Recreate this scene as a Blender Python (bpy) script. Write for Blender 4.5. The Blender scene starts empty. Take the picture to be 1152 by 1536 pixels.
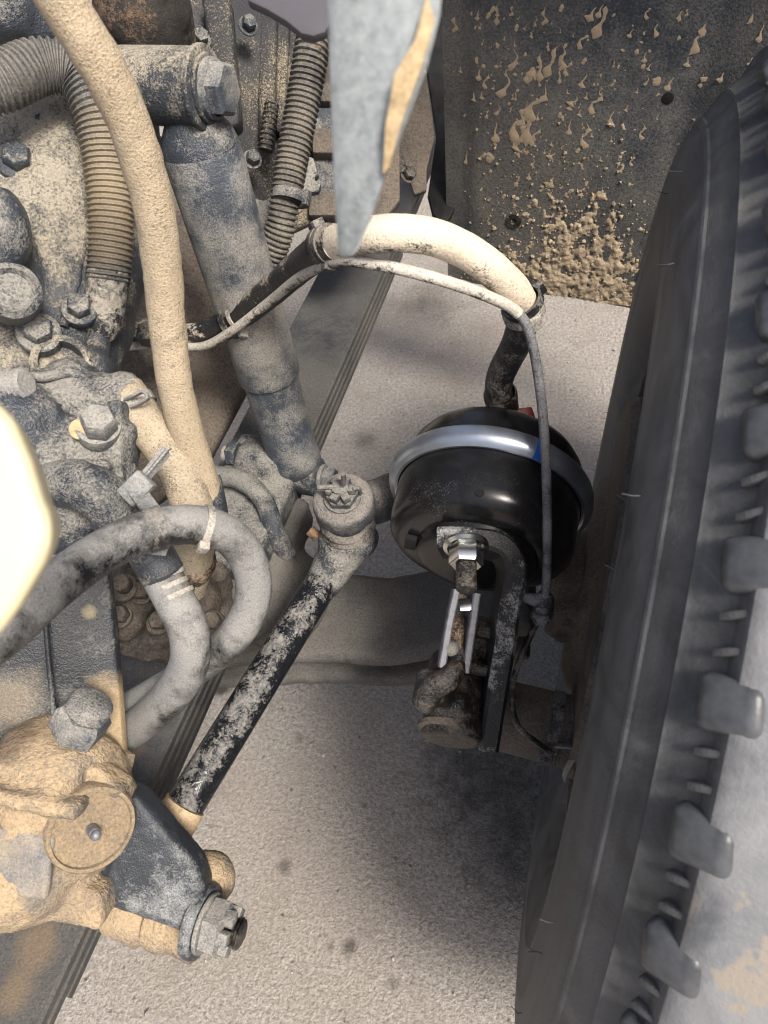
import bpy, bmesh, math, random
from mathutils import Vector, Matrix, noise
random.seed(7)
V = Vector
scene = bpy.context.scene
col = scene.collection
# ---------------------------------------------------------------- camera
FPX, HC, PITCH, YAW, ROLL = 1100.0, 1.282, 0.939, -0.24, -0.155
_cp, _sp = math.cos(PITCH), math.sin(PITCH)
CF = V((math.sin(YAW)*_cp, math.cos(YAW)*_cp, -_sp))
_r = V((math.cos(YAW), -math.sin(YAW), 0)); _u = _r.cross(CF)
CR = _r*math.cos(ROLL) + _u*math.sin(ROLL)
CU = -_r*math.sin(ROLL) + _u*math.cos(ROLL)
CC = V((0, 0, HC))
cam_d = bpy.data.cameras.new('camera'); cam = bpy.data.objects.new('camera', cam_d); col.objects.link(cam)
m = Matrix.Identity(4)
for i in range(3):
    m[i][0], m[i][1], m[i][2], m[i][3] = CR[i], CU[i], -CF[i], CC[i]
cam.matrix_world = m
cam_d.sensor_fit = 'VERTICAL'; cam_d.sensor_height = 24.0; cam_d.lens = 24.0*FPX/1536
cam_d.clip_start = 0.02; cam_d.clip_end = 200
cam_d.dof.use_dof = True; cam_d.dof.focus_distance = 0.74; cam_d.dof.aperture_fstop = 8.0
scene.camera = cam
# ---------------------------------------------------------------- light
SUN_DIR = V((0.42, -0.38, 0.82)).normalized()      # towards the sun
elev = math.asin(SUN_DIR.z); azim = math.atan2(SUN_DIR.x, SUN_DIR.y)
world = bpy.data.worlds.new('World'); scene.world = world; world.use_nodes = True
wn = world.node_tree.nodes; wl = world.node_tree.links
sky = wn.new('ShaderNodeTexSky'); sky.sky_type = 'NISHITA'; sky.sun_disc = False
sky.sun_elevation = elev; sky.sun_rotation = azim; sky.dust_density = 6.0; sky.air_density = 0.8; sky.ozone_density = 0.3
wl.new(sky.outputs[0], wn['Background'].inputs[0]); wn['Background'].inputs[1].default_value = 0.115
sun_d = bpy.data.lights.new('sun', 'SUN'); sun_d.energy = 3.3; sun_d.angle = math.radians(15); sun_d.color = (1, 0.95, 0.87)
sun = bpy.data.objects.new('sun', sun_d); col.objects.link(sun)
sun.rotation_euler = SUN_DIR.to_track_quat('Z', 'Y').to_euler(); sun.location = (0, 0, 5)
scene.view_settings.view_transform = 'Standard'; scene.view_settings.look = 'None'
scene.view_settings.exposure = 0.5; scene.view_settings.gamma = 1.0
scene.render.engine = 'CYCLES'; scene.cycles.max_bounces = 6; scene.cycles.filter_width = 1.1

# ---------------------------------------------------------------- coordinates
TX = V((0.1692, 0.9856, 0)); SX = V((0.9856, -0.1692, 0)); ZX = V((0, 0, 1))   # truck: to the rear, outboard, up
def ray(x, y): return CF + CR*((x-576)/FPX) + CU*((768-y)/FPX)
def P(x, y, d): return CC + ray(x, y)*d
def PZ(x, y, z): v = ray(x, y); return CC + v*((z-HC)/v.z)
def Pp(x, y, o, n): v = ray(x, y); return CC + v*((o-CC).dot(n)/v.dot(n))
def px(w, d): return w*d/FPX            # pixels at a depth -> metres

# ---------------------------------------------------------------- mesh kit
class G:
    def __init__(s): s.v = []; s.f = []
    def add(s, v, f):
        b = len(s.v); s.v += [V(p) for p in v]; s.f += [tuple(b+i for i in q) for q in f]
def frame(a, ref=None):
    a = a.normalized(); r = ref or (ZX if abs(a.z) < 0.9 else V((1, 0, 0)))
    x = (r - a*r.dot(a)).normalized(); return x, a.cross(x), a
def cr(p0, p1, p2, p3, t):
    return 0.5*((2*p1) + (p2-p0)*t + (2*p0-5*p1+4*p2-p3)*t*t + (3*p1-p0-3*p2+p3)*t*t*t)
def spline(pts, sub):
    q = [pts[0]*2-pts[1]] + list(pts) + [pts[-1]*2-pts[-2]]; out = []
    for i in range(1, len(q)-2):
        for k in range(sub): out.append(cr(q[i-1], q[i], q[i+1], q[i+2], k/sub))
    out.append(pts[-1]); return out
def path(pts, sub=10):
    """pts: [(x,y,d)] in picture coordinates -> smooth list of world points"""
    return spline([P(*p) for p in pts], sub)
def resample(ps, rs, step):
    L = [0]
    for a, b in zip(ps, ps[1:]): L.append(L[-1]+(b-a).length)
    n = max(2, int(L[-1]/step)); o = []; r = []; j = 0
    for i in range(n+1):
        s = L[-1]*i/n
        while j < len(L)-2 and L[j+1] < s: j += 1
        t = (s-L[j])/max(1e-9, L[j+1]-L[j]); o.append(ps[j].lerp(ps[j+1], t)); r.append(rs[j]*(1-t)+rs[j+1]*t)
    return o, r
def tube(g, ps, r, n=18, corr=None, lump=0.0, step=None, flat=None, cap=True):
    rs = [r]*len(ps) if not isinstance(r, (list, tuple)) else [r[0]+(r[-1]-r[0])*i/(len(ps)-1) for i in range(len(ps))] if len(r) == 2 else r
    if corr: ps, rs = resample(ps, rs, corr[0]/4); rs = [q+corr[1]*(0, 1, 1, 0)[i % 4]-corr[1]*0.5 for i, q in enumerate(rs)]
    elif step: ps, rs = resample(ps, rs, step)
    t0 = (ps[1]-ps[0]).normalized(); x, y, _ = frame(t0); vs = []; fs = []
    for i, p in enumerate(ps):
        t = (ps[min(i+1, len(ps)-1)]-ps[max(i-1, 0)]).normalized()
        x = (x-t*x.dot(t)).normalized(); y = t.cross(x)
        for k in range(n):
            a = 2*math.pi*k/n; dr = x*math.cos(a)+y*math.sin(a); q = p+dr*rs[i]
            if lump: q = q+dr*(lump*(noise.noise(q*90)+0.6*noise.noise(q*230)))
            vs.append(q)
    for i in range(len(ps)-1):
        for k in range(n):
            fs.append((i*n+k, i*n+(k+1) % n, (i+1)*n+(k+1) % n, (i+1)*n+k))
    if cap: fs.append(tuple(range(n-1, -1, -1))); fs.append(tuple((len(ps)-1)*n+k for k in range(n)))
    g.add(vs, fs)
def lathe(g, o, a, prof, n=40, ref=None, sweep=2*math.pi, start=0):
    x, y, a = frame(a, ref); vs = []; fs = []; full = sweep > 6.28; m_ = n if full else n+1
    for (t, r) in prof:
        r = max(r, 1e-5)
        for k in range(m_):
            an = start+sweep*k/n; vs.append(o+a*t+(x*math.cos(an)+y*math.sin(an))*r)
    for i in range(len(prof)-1):
        for k in range(n):
            k2 = (k+1) % m_; fs.append((i*m_+k, i*m_+k2, (i+1)*m_+k2, (i+1)*m_+k))
    g.add(vs, fs)
def cyl(g, o, a, r, h, n=32, bev=0.08, ref=None):
    b = min(r, abs(h))*bev; lathe(g, o, a, [(0, 0), (0, r-b), (b*0.3, r-b*0.3), (b, r), (h-b, r), (h-b*0.3, r-b*0.3), (h, r-b), (h, 0)], n, ref)
def hexp(g, o, a, r, h, ref=None, ch=0.18):
    c = h*ch; lathe(g, o, a, [(0, 0), (0, r*0.95), (c*0.4, r), (h-c, r), (h, r*0.86), (h, 0)], 6, ref)
def bolt(name_g, o, a, r, h, ref=None, washer=True):
    if washer: cyl(name_g, o, a, r*1.35, h*0.22, 28, 0.3)
    hexp(name_g, o+a.normalized()*(h*0.2 if washer else 0), a, r, h, ref)
def thread(g, o, a, r, L, pitch=0.0022, n=20):
    pr = [(0, 0)]; k = int(L/pitch)
    for i in range(k): pr += [(i*pitch, r*0.76), (i*pitch+pitch*0.5, r)]
    pr += [(k*pitch, r*0.8), (k*pitch, 0)]; lathe(g, o, a, pr, n)
def from_bm(g, bm):
    bm.verts.ensure_lookup_table()
    for i, v in enumerate(bm.verts): v.index = i
    g.add([v.co.copy() for v in bm.verts], [tuple(v.index for v in f.verts) for f in bm.faces]); bm.free()
def prism(g, outline, thick, bev=0.002, seg=2):
    bm = bmesh.new(); vs = [bm.verts.new(p) for p in outline]; f = bm.faces.new(vs)
    ex = bmesh.ops.extrude_face_region(bm, geom=[f]); bmesh.ops.translate(bm, vec=thick, verts=[e for e in ex['geom'] if isinstance(e, bmesh.types.BMVert)])
    bmesh.ops.recalc_face_normals(bm, faces=bm.faces)
    if bev:
        ed = [e for e in bm.edges if len(e.link_faces) == 2 and e.calc_face_angle(0) > 0.5]
        bmesh.ops.bevel(bm, geom=ed, offset=bev, segments=seg, affect='EDGES', profile=0.5, clamp_overlap=True)
    from_bm(g, bm)
def box(g, c, ax, bev=0.002, seg=2):
    x, y, z = ax; prism(g, [c-x-y-z, c+x-y-z, c+x+y-z, c-x+y-z], z*2, bev, seg)
def ball(g, c, r, ax=None, n=20):
    ax = ax or (V((1, 0, 0)), V((0, 1, 0)), V((0, 0, 1))); vs = []; fs = []; h = n//2
    for i in range(h+1):
        th = math.pi*i/h
        for k in range(n):
            a = 2*math.pi*k/n; vs.append(c+(ax[0]*math.cos(a)*math.sin(th)+ax[1]*math.sin(a)*math.sin(th)+ax[2]*math.cos(th))*r)
    for i in range(h):
        for k in range(n): fs.append((i*n+k, i*n+(k+1) % n, (i+1)*n+(k+1) % n, (i+1)*n+k))
    g.add(vs, fs)
def strap(g, ps, wdir, w, th, bev=0.0015):
    """flat bar following points, wide along wdir"""
    wdir = wdir.normalized(); vs = []; fs = []; n = len(ps)
    for i, p in enumerate(ps):
        t = (ps[min(i+1, n-1)]-ps[max(i-1, 0)]).normalized(); wd = (wdir-t*wdir.dot(t)).normalized(); nn = t.cross(wd)
        b = bev
        for (a, c) in ((-w/2+b, -th/2), (w/2-b, -th/2), (w/2, -th/2+b), (w/2, th/2-b), (w/2-b, th/2), (-w/2+b, th/2), (-w/2, th/2-b), (-w/2, -th/2+b)):
            vs.append(p+wd*a+nn*c)
    for i in range(n-1):
        for k in range(8): fs.append((i*8+k, i*8+(k+1) % 8, (i+1)*8+(k+1) % 8, (i+1)*8+k))
    fs.append(tuple(range(7, -1, -1))); fs.append(tuple((n-1)*8+k for k in range(8))); g.add(vs, fs)

ROOTS = []
def tag(o, label=None, cat=None, group=None, kind=None):
    for k, v in (('label', label), ('category', cat), ('group', group), ('kind', kind)):
        if v: o[k] = v
    return o
def thing(name, label, cat, group=None):
    o = bpy.data.objects.new(name, None); col.objects.link(o); o.empty_display_size = 0.02
    ROOTS.append(o); return tag(o, label, cat, group)
def mesh_of(name, g, smooth=38):
    me = bpy.data.meshes.new(name); me.from_pydata([tuple(v) for v in g.v], [], g.f)
    bm = bmesh.new(); bm.from_mesh(me); bmesh.ops.remove_doubles(bm, verts=bm.verts, dist=2e-5); bmesh.ops.recalc_face_normals(bm, faces=bm.faces); bm.to_mesh(me); bm.free()
    me.polygons.foreach_set('use_smooth', [True]*len(me.polygons)); me.set_sharp_from_angle(angle=math.radians(smooth)); return me
def part(name, g, mat, parent=None, smooth=38, remesh=None, rough=0.0, rscale=60, sm=6, label=None, kind=None):
    me = mesh_of(name, g, smooth)
    o = bpy.data.objects.new(name, me); col.objects.link(o)
    if remesh:                                       # cast shape: melt the pieces into one skin
        md = o.modifiers.new('r', 'REMESH'); md.mode = 'VOXEL'; md.voxel_size = remesh
        ms = o.modifiers.new('s', 'SMOOTH'); ms.factor = 0.5; ms.iterations = sm
        dg = bpy.context.evaluated_depsgraph_get(); me2 = bpy.data.meshes.new_from_object(o.evaluated_get(dg)); o.modifiers.clear(); o.data = me2; me2.name = name
        me2.polygons.foreach_set('use_smooth', [True]*len(me2.polygons)); me = me2
    if rough:
        nr = [v.normal.copy() for v in me.vertices]
        for v, n_ in zip(me.vertices, nr): v.co += n_*(rough*(noise.noise(v.co*rscale)+0.5*noise.noise(v.co*rscale*2.7)+0.25*noise.noise(v.co*rscale*6)))
        me.update()
    me.materials.clear(); me.materials.append(mat); o.parent = parent
    if label: o['label'] = label
    if kind: o['kind'] = kind
    return o

# ---------------------------------------------------------------- materials
def lin(c): return tuple(((x/255)/12.92 if x/255 <= 0.04045 else ((x/255+0.055)/1.055)**2.4) for x in c)
class N:
    def __init__(s, name):
        s.m = bpy.data.materials.new(name); s.m.use_nodes = True; s.t = s.m.node_tree; s.b = s.t.nodes['Principled BSDF']
        s.co = s.t.nodes.new('ShaderNodeTexCoord').outputs['Object']
    def n(s, ty, **kw):
        x = s.t.nodes.new(ty)
        for k, v in kw.items(): setattr(x, k, v)
        return x
    def put(s, sock, v):
        if isinstance(v, (int, float)): sock.default_value = v
        elif isinstance(v, tuple): sock.default_value = (*v, 1) if len(v) == 3 and sock.type == 'RGBA' else v
        else: s.t.links.new(v, sock)
    def noise(s, sc, det=5, ro=0.6, co=None, dist=0.0):
        x = s.n('ShaderNodeTexNoise'); x.inputs['Scale'].default_value = sc; x.inputs['Detail'].default_value = det; x.inputs['Roughness'].default_value = ro; x.inputs['Distortion'].default_value = dist
        s.t.links.new(co or s.co, x.inputs['Vector']); return x.outputs['Fac']
    def vor(s, sc, co=None, feat='F1'):
        x = s.n('ShaderNodeTexVoronoi'); x.feature = feat; x.inputs['Scale'].default_value = sc; s.t.links.new(co or s.co, x.inputs['Vector']); return x.outputs['Distance']
    def math(s, op, a, b=0.0, c=0.0, cl=False):
        x = s.n('ShaderNodeMath', operation=op, use_clamp=cl)
        for i, q in enumerate((a, b, c)): s.put(x.inputs[i], q)
        return x.outputs[0]
    def rng(s, v, a, b, c=0.0, d=1.0):
        x = s.n('ShaderNodeMapRange'); s.put(x.inputs[0], v)
        for i, q in enumerate((a, b, c, d)): x.inputs[i+1].default_value = q
        return x.outputs[0]
    def mix(s, f, a, b, mode='MIX'):
        x = s.n('ShaderNodeMix', data_type='RGBA', blend_type=mode); s.put(x.inputs[0], f); s.put(x.inputs[6], a); s.put(x.inputs[7], b); return x.outputs[2]
    def scale(s, v):
        x = s.n('ShaderNodeMapping'); x.inputs['Scale'].default_value = v; s.t.links.new(s.co, x.inputs[0]); return x.outputs[0]
    def up(s):
        g = s.n('ShaderNodeNewGeometry'); x = s.n('ShaderNodeSeparateXYZ'); s.t.links.new(g.outputs['Normal'], x.inputs[0]); return x.outputs[2]
    def bump(s, h, st=0.5, dist=0.002, prev=None):
        x = s.n('ShaderNodeBump'); x.inputs['Strength'].default_value = st; x.inputs['Distance'].default_value = dist; s.put(x.inputs['Height'], h)
        if prev: s.t.links.new(prev, x.inputs['Normal'])
        return x.outputs[0]
    def done(s, colr, rough, normal=None, metal=0.0, spec=None):
        s.put(s.b.inputs['Base Color'], colr); s.put(s.b.inputs['Roughness'], rough); s.put(s.b.inputs['Metallic'], metal)
        if normal: s.put(s.b.inputs['Normal'], normal)
        if spec is not None: s.b.inputs['Specular IOR Level'].default_value = spec
        return s.m
TAN = (0.47, 0.375, 0.25); PALE = (0.56, 0.49, 0.38); GREYDUST = (0.36, 0.34, 0.31); BLUEGREY = (0.055, 0.062, 0.074); BLK = (0.012, 0.012, 0.013)
def dusty(name, base=BLUEGREY, dust=GREYDUST, cover=0.5, sharp=0.18, big=22, fine=420, up=0.25, rough=0.55, bump=0.5, dist=0.0012, dust2=None, fmix=0.30, metal=0.0, cake=0.0, chip=None, stretch=None, cw=1.0, pepper=0.3, patches=()):
    """paint or rubber under settled dust: large drifts (c), mottling (a), grit (b); more of it on faces that look up"""
    s = N(name); co = s.scale(stretch) if stretch else s.co
    a = s.noise(big, 6, 0.72, co, 0.15); b = s.noise(fine, 2, 0.8, co); c = s.noise(big*0.28, 3, 0.55)
    as_ = s.rng(a, 0.31, 0.69); bs = s.rng(b, 0.28, 0.72)
    f = s.math('ADD', s.math('MULTIPLY', as_, 1-fmix), s.math('MULTIPLY', bs, fmix))
    f = s.math('ADD', f, s.math('MULTIPLY', s.math('SUBTRACT', c, 0.5), cw))
    if up: f = s.math('ADD', f, s.math('MULTIPLY', s.math('SUBTRACT', s.up(), 0.35), up*0.55))
    t = 0.5+(0.5-cover)*0.9; w = max(0.06, sharp*0.8); f = s.rng(f, t-w, t+w)
    d2 = dust2 or tuple(q*0.55 for q in dust)
    dc = s.mix(s.rng(s.math('ADD', s.math('MULTIPLY', c, 0.6), s.math('MULTIPLY', a, 0.4)), 0.4, 0.6), dust, d2)
    dc = s.mix(s.math('MULTIPLY', bs, 0.6), dc, tuple(min(1, q*1.5) for q in dust))
    if pepper: dc = s.mix(s.rng(b, 0.40, 0.28, 0.0, pepper), dc, tuple(q*0.35 for q in d2))
    bc = s.mix(s.math('MULTIPLY', as_, bs), base, tuple(q*2.4+0.010 for q in base))
    if chip: bc = s.mix(s.rng(s.noise(big*1.3, 4, 0.75), 0.6, 0.64), bc, chip)
    colr = s.mix(f, bc, dc); rg = s.rng(f, 0, 1, rough, 0.95); h = s.math('ADD', s.math('MULTIPLY', f, 0.5+cake), s.math('MULTIPLY', b, 0.9))
    for (ctr, r, pc, amt) in patches:               # stains and mud with a place of their own
        sb = s.n('ShaderNodeVectorMath', operation='DISTANCE'); s.t.links.new(s.co, sb.inputs[0]); sb.inputs[1].default_value = ctr
        q = s.math('ADD', sb.outputs['Value'], s.math('ADD', s.math('MULTIPLY', s.math('SUBTRACT', a, 0.5), r*2.6), s.math('MULTIPLY', s.math('SUBTRACT', c, 0.5), r*2.4))); k = s.rng(q, r*1.35, r*0.6, 0.0, amt)
        colr = s.mix(k, colr, s.mix(bs, tuple(x*0.75 for x in pc), tuple(min(1, x*1.2) for x in pc))); rg = s.math('MAXIMUM', rg, s.math('MULTIPLY', k, 0.93)); h = s.math('ADD', h, s.math('MULTIPLY', k, 0.8))
    return s.done(colr, rg, s.bump(h, bump, dist*1.5), metal)

def make_ground():
    s = N('gravelly_concrete'); v = s.vor(210); b = s.noise(150, 3, 0.72); c = s.noise(2.6, 4, 0.62); d = s.noise(380, 2, 0.8); w_ = s.noise(26, 4, 0.75); e = s.noise(14, 4, 0.7); pit = s.vor(34)
    col_ = s.mix(s.rng(b, 0.33, 0.67), (0.19, 0.17, 0.148), (0.43, 0.395, 0.35))
    col_ = s.mix(s.rng(d, 0.56, 0.72, 0, 0.7), col_, (0.62, 0.585, 0.535))
    col_ = s.mix(s.rng(d, 0.42, 0.28, 0, 0.75), col_, (0.12, 0.105, 0.09))
    col_ = s.mix(s.rng(c, 0.44, 0.66, 0, 0.45), col_, (0.25, 0.21, 0.17)); col_ = s.mix(s.rng(e, 0.52, 0.70, 0, 0.4), col_, (0.20, 0.17, 0.14))
    col_ = s.mix(s.rng(s.math('ADD', pit, s.math('MULTIPLY', b, 0.25)), 0.22, 0.15, 0, 0.8), col_, (0.09, 0.08, 0.07))
    wob = s.math('SUBTRACT', w_, 0.5)
    def spot(x, y, r, soft, amt, wb):
        nonlocal col_
        w = PZ(x, y, 0); sub = s.n('ShaderNodeVectorMath', operation='DISTANCE'); s.t.links.new(s.co, sub.inputs[0]); sub.inputs[1].default_value = w
        q = s.math('ADD', sub.outputs['Value'], s.math('MULTIPLY', wob, r*wb))
        col_ = s.mix(s.rng(q, r*(1-soft), r*(1+soft), amt, 0.0), col_, (0.035, 0.029, 0.024))
    # oil drips, and damp stains with shade painted in under the hub
    spot(332, 1030, 0.017, 0.4, 0.9, 1.5); spot(752, 1190, 0.09, 0.9, 0.7, 3.5); spot(700, 1130, 0.05, 0.9, 0.5, 3); spot(775, 1310, 0.05, 0.9, 0.5, 3)
    spot(525, 1420, 0.010, 0.5, 0.7, 2); spot(425, 1300, 0.010, 0.6, 0.6, 2); spot(548, 660, 0.025, 0.8, 0.5, 2); spot(640, 455, 0.06, 0.9, 0.6, 2.5)  # the last spot paints a cast shadow on the ground
    for i in range(7): spot(random.uniform(300, 760), random.uniform(1040, 1500), random.uniform(0.004, 0.010), 0.6, random.uniform(0.4, 0.7), 2)
    h = s.math('ADD', s.math('MULTIPLY', b, 0.9), s.math('MULTIPLY', s.math('MINIMUM', v, 0.6), 0.45)); h = s.math('ADD', h, s.math('MULTIPLY', d, 0.55))
    return s.done(col_, 0.92, s.bump(s.math('SUBTRACT', h, s.rng(pit, 0.13, 0.05, 0.0, 0.5)), 0.8, 0.0055))
def make_tyre():
    s = N('tyre_rubber'); sp = s.n('ShaderNodeSeparateXYZ'); s.t.links.new(s.co, sp.inputs[0]); zz = s.math('SUBTRACT', sp.outputs[2], 0.51)
    rr = s.math('SQRT', s.math('ADD', s.math('POWER', sp.outputs[1], 2.0), s.math('POWER', zz, 2.0))); an = s.math('ARCTAN2', zz, sp.outputs[1])
    pc = s.n('ShaderNodeCombineXYZ'); s.put(pc.inputs[0], s.math('MULTIPLY', an, 0.5)); s.put(pc.inputs[1], rr); s.put(pc.inputs[2], sp.outputs[0])   # polar: scuffs run round the wall
    st = s.n('ShaderNodeMapping'); st.inputs['Scale'].default_value = (2.2, 26, 26); s.t.links.new(pc.outputs[0], st.inputs[0])
    k = s.noise(1.3, 4, 0.6, st.outputs[0], 1.2); a = s.noise(15, 5, 0.68, None, 0.9); b = s.noise(420, 2, 0.8)
    f = s.rng(s.math('ADD', s.math('MULTIPLY', a, 0.75), s.math('MULTIPLY', k, 0.25)), 0.38, 0.62)
    col_ = s.mix(f, (0.050, 0.052, 0.055), (0.135, 0.136, 0.136)); col_ = s.mix(s.rng(a, 0.60, 0.70, 0, 0.6), col_, (0.19, 0.175, 0.155))
    col_ = s.mix(s.rng(b, 0.58, 0.75, 0, 0.3), col_, (0.17, 0.165, 0.155))
    g_ = s.rng(s.math('ADD', rr, s.math('MULTIPLY', s.math('SUBTRACT', a, 0.5), 0.012)), 0.5365, 0.5445)
    tr = s.mix(s.rng(a, 0.35, 0.65), (0.15, 0.158, 0.17), (0.24, 0.243, 0.25)); tr = s.mix(s.rng(s.noise(19, 4, 0.6), 0.63, 0.66), tr, (0.28, 0.25, 0.21))
    col_ = s.mix(g_, col_, tr)
    return s.done(col_, s.rng(a, 0.3, 0.7, 0.45, 0.7), s.bump(s.math('ADD', b, s.math('ADD', s.math('MULTIPLY', a, 1.2), k)), 0.35, 0.0012))
M = {}
M['ground'] = make_ground(); M['tyre'] = make_tyre()
M['cast'] = dusty('dusty_cast_iron', (0.030, 0.036, 0.046), (0.27, 0.255, 0.22), 0.36, 0.22, 30, 450, 0.45, 0.34, 0.8, cw=1.5, fmix=0.36, dust2=(0.15, 0.148, 0.14))
M['cast_pale'] = dusty('pale_dusty_casting', (0.034, 0.038, 0.045), (0.33, 0.29, 0.215), 0.44, 0.22, 26, 420, 0.4, 0.42, 0.8, cw=1.6, fmix=0.36, dust2=(0.19, 0.18, 0.165))
M['cast_brown'] = dusty('brown_dusty_iron', (0.035, 0.032, 0.029), (0.16, 0.132, 0.105), 0.56, 0.35, 14, 320, 0.3, 0.7, 0.65)
M['frame'] = dusty('speckled_frame_paint', (0.022, 0.023, 0.026), (0.34, 0.285, 0.20), 0.36, 0.16, 12, 480, 0.1, 0.55, 0.7, fmix=0.6)
M['shock'] = dusty('blue_grey_dusty_paint', (0.045, 0.054, 0.068), (0.31, 0.295, 0.26), 0.55, 0.32, 22, 560, 0.4, 0.36, 0.6, cw=1.4, fmix=0.34, dust2=(0.19, 0.185, 0.17))
M['dusthose'] = dusty('tan_caked_hose', (0.10, 0.085, 0.065), (0.48, 0.39, 0.275), 0.95, 0.3, 26, 620, 0.15, 0.8, 1.0, 0.0014, dust2=(0.34, 0.275, 0.19), cake=-0.35, cw=0.6, pepper=0.6)
M['palehose'] = dusty('pale_dusted_hose', (0.018, 0.018, 0.018), (0.60, 0.53, 0.42), 0.86, 0.16, 20, 420, 0.35, 0.45, 0.5, dust2=(0.50, 0.42, 0.32), stretch=(1, 1, 1))
M['greyhose'] = dusty('grey_dusted_rubber_hose', (0.010, 0.011, 0.012), (0.27, 0.265, 0.25), 0.70, 0.34, 26, 750, 0.8, 0.25, 0.4, cw=1.5, pepper=0.15, fmix=0.2, dust2=(0.14, 0.142, 0.142))
M['blackhose'] = dusty('black_rubber_hose', BLK, (0.20, 0.18, 0.155), 0.36, 0.2, 26, 500, 0.4, 0.42, 0.35)
M['loom'] = dusty('dusty_convoluted_plastic', (0.022, 0.023, 0.026), (0.24, 0.215, 0.175), 0.42, 0.4, 18, 520, 0.3, 0.5, 0.4)
M['loomtan'] = dusty('grey_convoluted_plastic', (0.03, 0.032, 0.036), (0.22, 0.205, 0.175), 0.48, 0.45, 14, 520, 0.3, 0.5, 0.4, patches=((P(165, 250, .61), 0.035, (0.32, 0.255, 0.165), 0.6), (P(168, 320, .61), 0.03, (0.32, 0.255, 0.165), 0.6)))
M['link'] = dusty('chipped_black_rod', (0.007, 0.008, 0.010), (0.24, 0.225, 0.205), 0.22, 0.16, 40, 300, 0.6, 0.18, 0.5, fmix=0.3, dust2=(0.09, 0.095, 0.10), cw=0.9)
M['mud'] = dusty('caked_tan_mud', (0.11, 0.105, 0.098), (0.37, 0.28, 0.175), 0.70, 0.35, 18, 340, 0.5, 0.8, 0.8, 0.0014, dust2=(0.27, 0.20, 0.13), cake=0.2, pepper=0.1, cw=1.3, patches=((P(165, 1215, .55), 0.02, (0.12, 0.11, 0.095), 0.85), (P(60, 1330, .55), 0.016, (0.15, 0.145, 0.13), 0.8), (P(20, 1090, .57), 0.02, (0.13, 0.09, 0.06), 0.8), (P(110, 1350, .56), 0.018, (0.26, 0.20, 0.14), 0.6)))
M['mudlump'] = dusty('dry_mud_lumps', (0.17, 0.13, 0.09), (0.46, 0.365, 0.25), 0.75, 0.5, 40, 300, 0.0, 0.95, 0.5)
M['arm'] = dusty('worn_blue_black_forging', (0.022, 0.026, 0.032), (0.33, 0.34, 0.33), 0.33, 0.3, 22, 620, 0.3, 0.4, 0.5, cw=1.3, dust2=(0.18, 0.19, 0.19))
M['spring'] = dusty('leaf_spring_steel', (0.026, 0.027, 0.029), (0.105, 0.098, 0.088), 0.44, 0.5, 9, 380, 0.25, 0.5, 0.5, patches=((PZ(60, 1420, .5), 0.022, (0.17, 0.125, 0.08), 0.8), (PZ(30, 1490, .5), 0.02, (0.17, 0.125, 0.08), 0.8), (PZ(200, 1120, .5), 0.012, (0.20, 0.14, 0.09), 0.7)))
M['plate'] = dusty('dark_bracket_paint', (0.018, 0.021, 0.025), (0.25, 0.24, 0.215), 0.24, 0.3, 16, 480, 0.15, 0.4, 0.45, cw=1.4, patches=((P(165, 1060, .607), 0.022, (0.38, 0.285, 0.17), 0.9), (P(172, 1120, .61), 0.030, (0.38, 0.285, 0.17), 0.9), (P(20, 1050, .59), 0.022, (0.30, 0.25, 0.18), 0.55), (P(136, 915, .597), 0.006, (0.40, 0.33, 0.20), 0.8)))
M['liner'] = dusty('dusty_plastic_liner', (0.032, 0.038, 0.047), (0.20, 0.18, 0.145), 0.32, 0.6, 9, 300, 0.0, 0.42, 0.5, fmix=0.4, cw=1.3, patches=tuple((P(x, y, 1.4), r, (0.27, 0.215, 0.14), a) for x, y, r, a in ()))
M['axle'] = dusty('dusty_axle_beam', (0.036, 0.036, 0.038), (0.14, 0.13, 0.118), 0.52, 0.4, 10, 420, 0.3, 0.6, 0.45, chip=(0.02, 0.02, 0.021))
M['chamber'] = dusty('new_black_paint', (0.006, 0.006, 0.0065), (0.30, 0.29, 0.27), -0.02, 0.08, 60, 1100, 0.05, 0.22, 0.06, fmix=0.75)
M['wire'] = dusty('grey_dusted_cable', (0.02, 0.021, 0.024), (0.20, 0.20, 0.205), 0.55, 0.3, 45, 700, 0.3, 0.5, 0.4)
M['oily'] = dusty('greasy_dark_iron', (0.012, 0.011, 0.010), (0.16, 0.14, 0.12), 0.34, 0.25, 30, 380, 0.35, 0.32, 0.6, chip=(0.06, 0.035, 0.02))
M['bracket'] = dusty('scuffed_black_bracket', (0.012, 0.012, 0.013), (0.33, 0.33, 0.32), 0.30, 0.14, 30, 520, 0.35, 0.35, 0.5)
M['rust'] = dusty('rusty_dust', (0.02, 0.017, 0.015), (0.25, 0.155, 0.09), 0.36, 0.3, 22, 300, 0.5, 0.8, 0.8)
M['boltgrey'] = dusty('dull_bolt_steel', (0.16, 0.165, 0.17), (0.34, 0.31, 0.26), 0.5, 0.3, 40, 500, 0.3, 0.5, 0.4)
M['tie'] = dusty('black_nylon_tie', (0.012, 0.012, 0.013), (0.25, 0.235, 0.21), 0.36, 0.25, 60, 500, 0.4, 0.4, 0.3)
M['tiepale'] = dusty('dusted_nylon_tie', (0.03, 0.03, 0.03), (0.42, 0.39, 0.34), 0.62, 0.3, 60, 500, 0.3, 0.5, 0.3)
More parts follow.
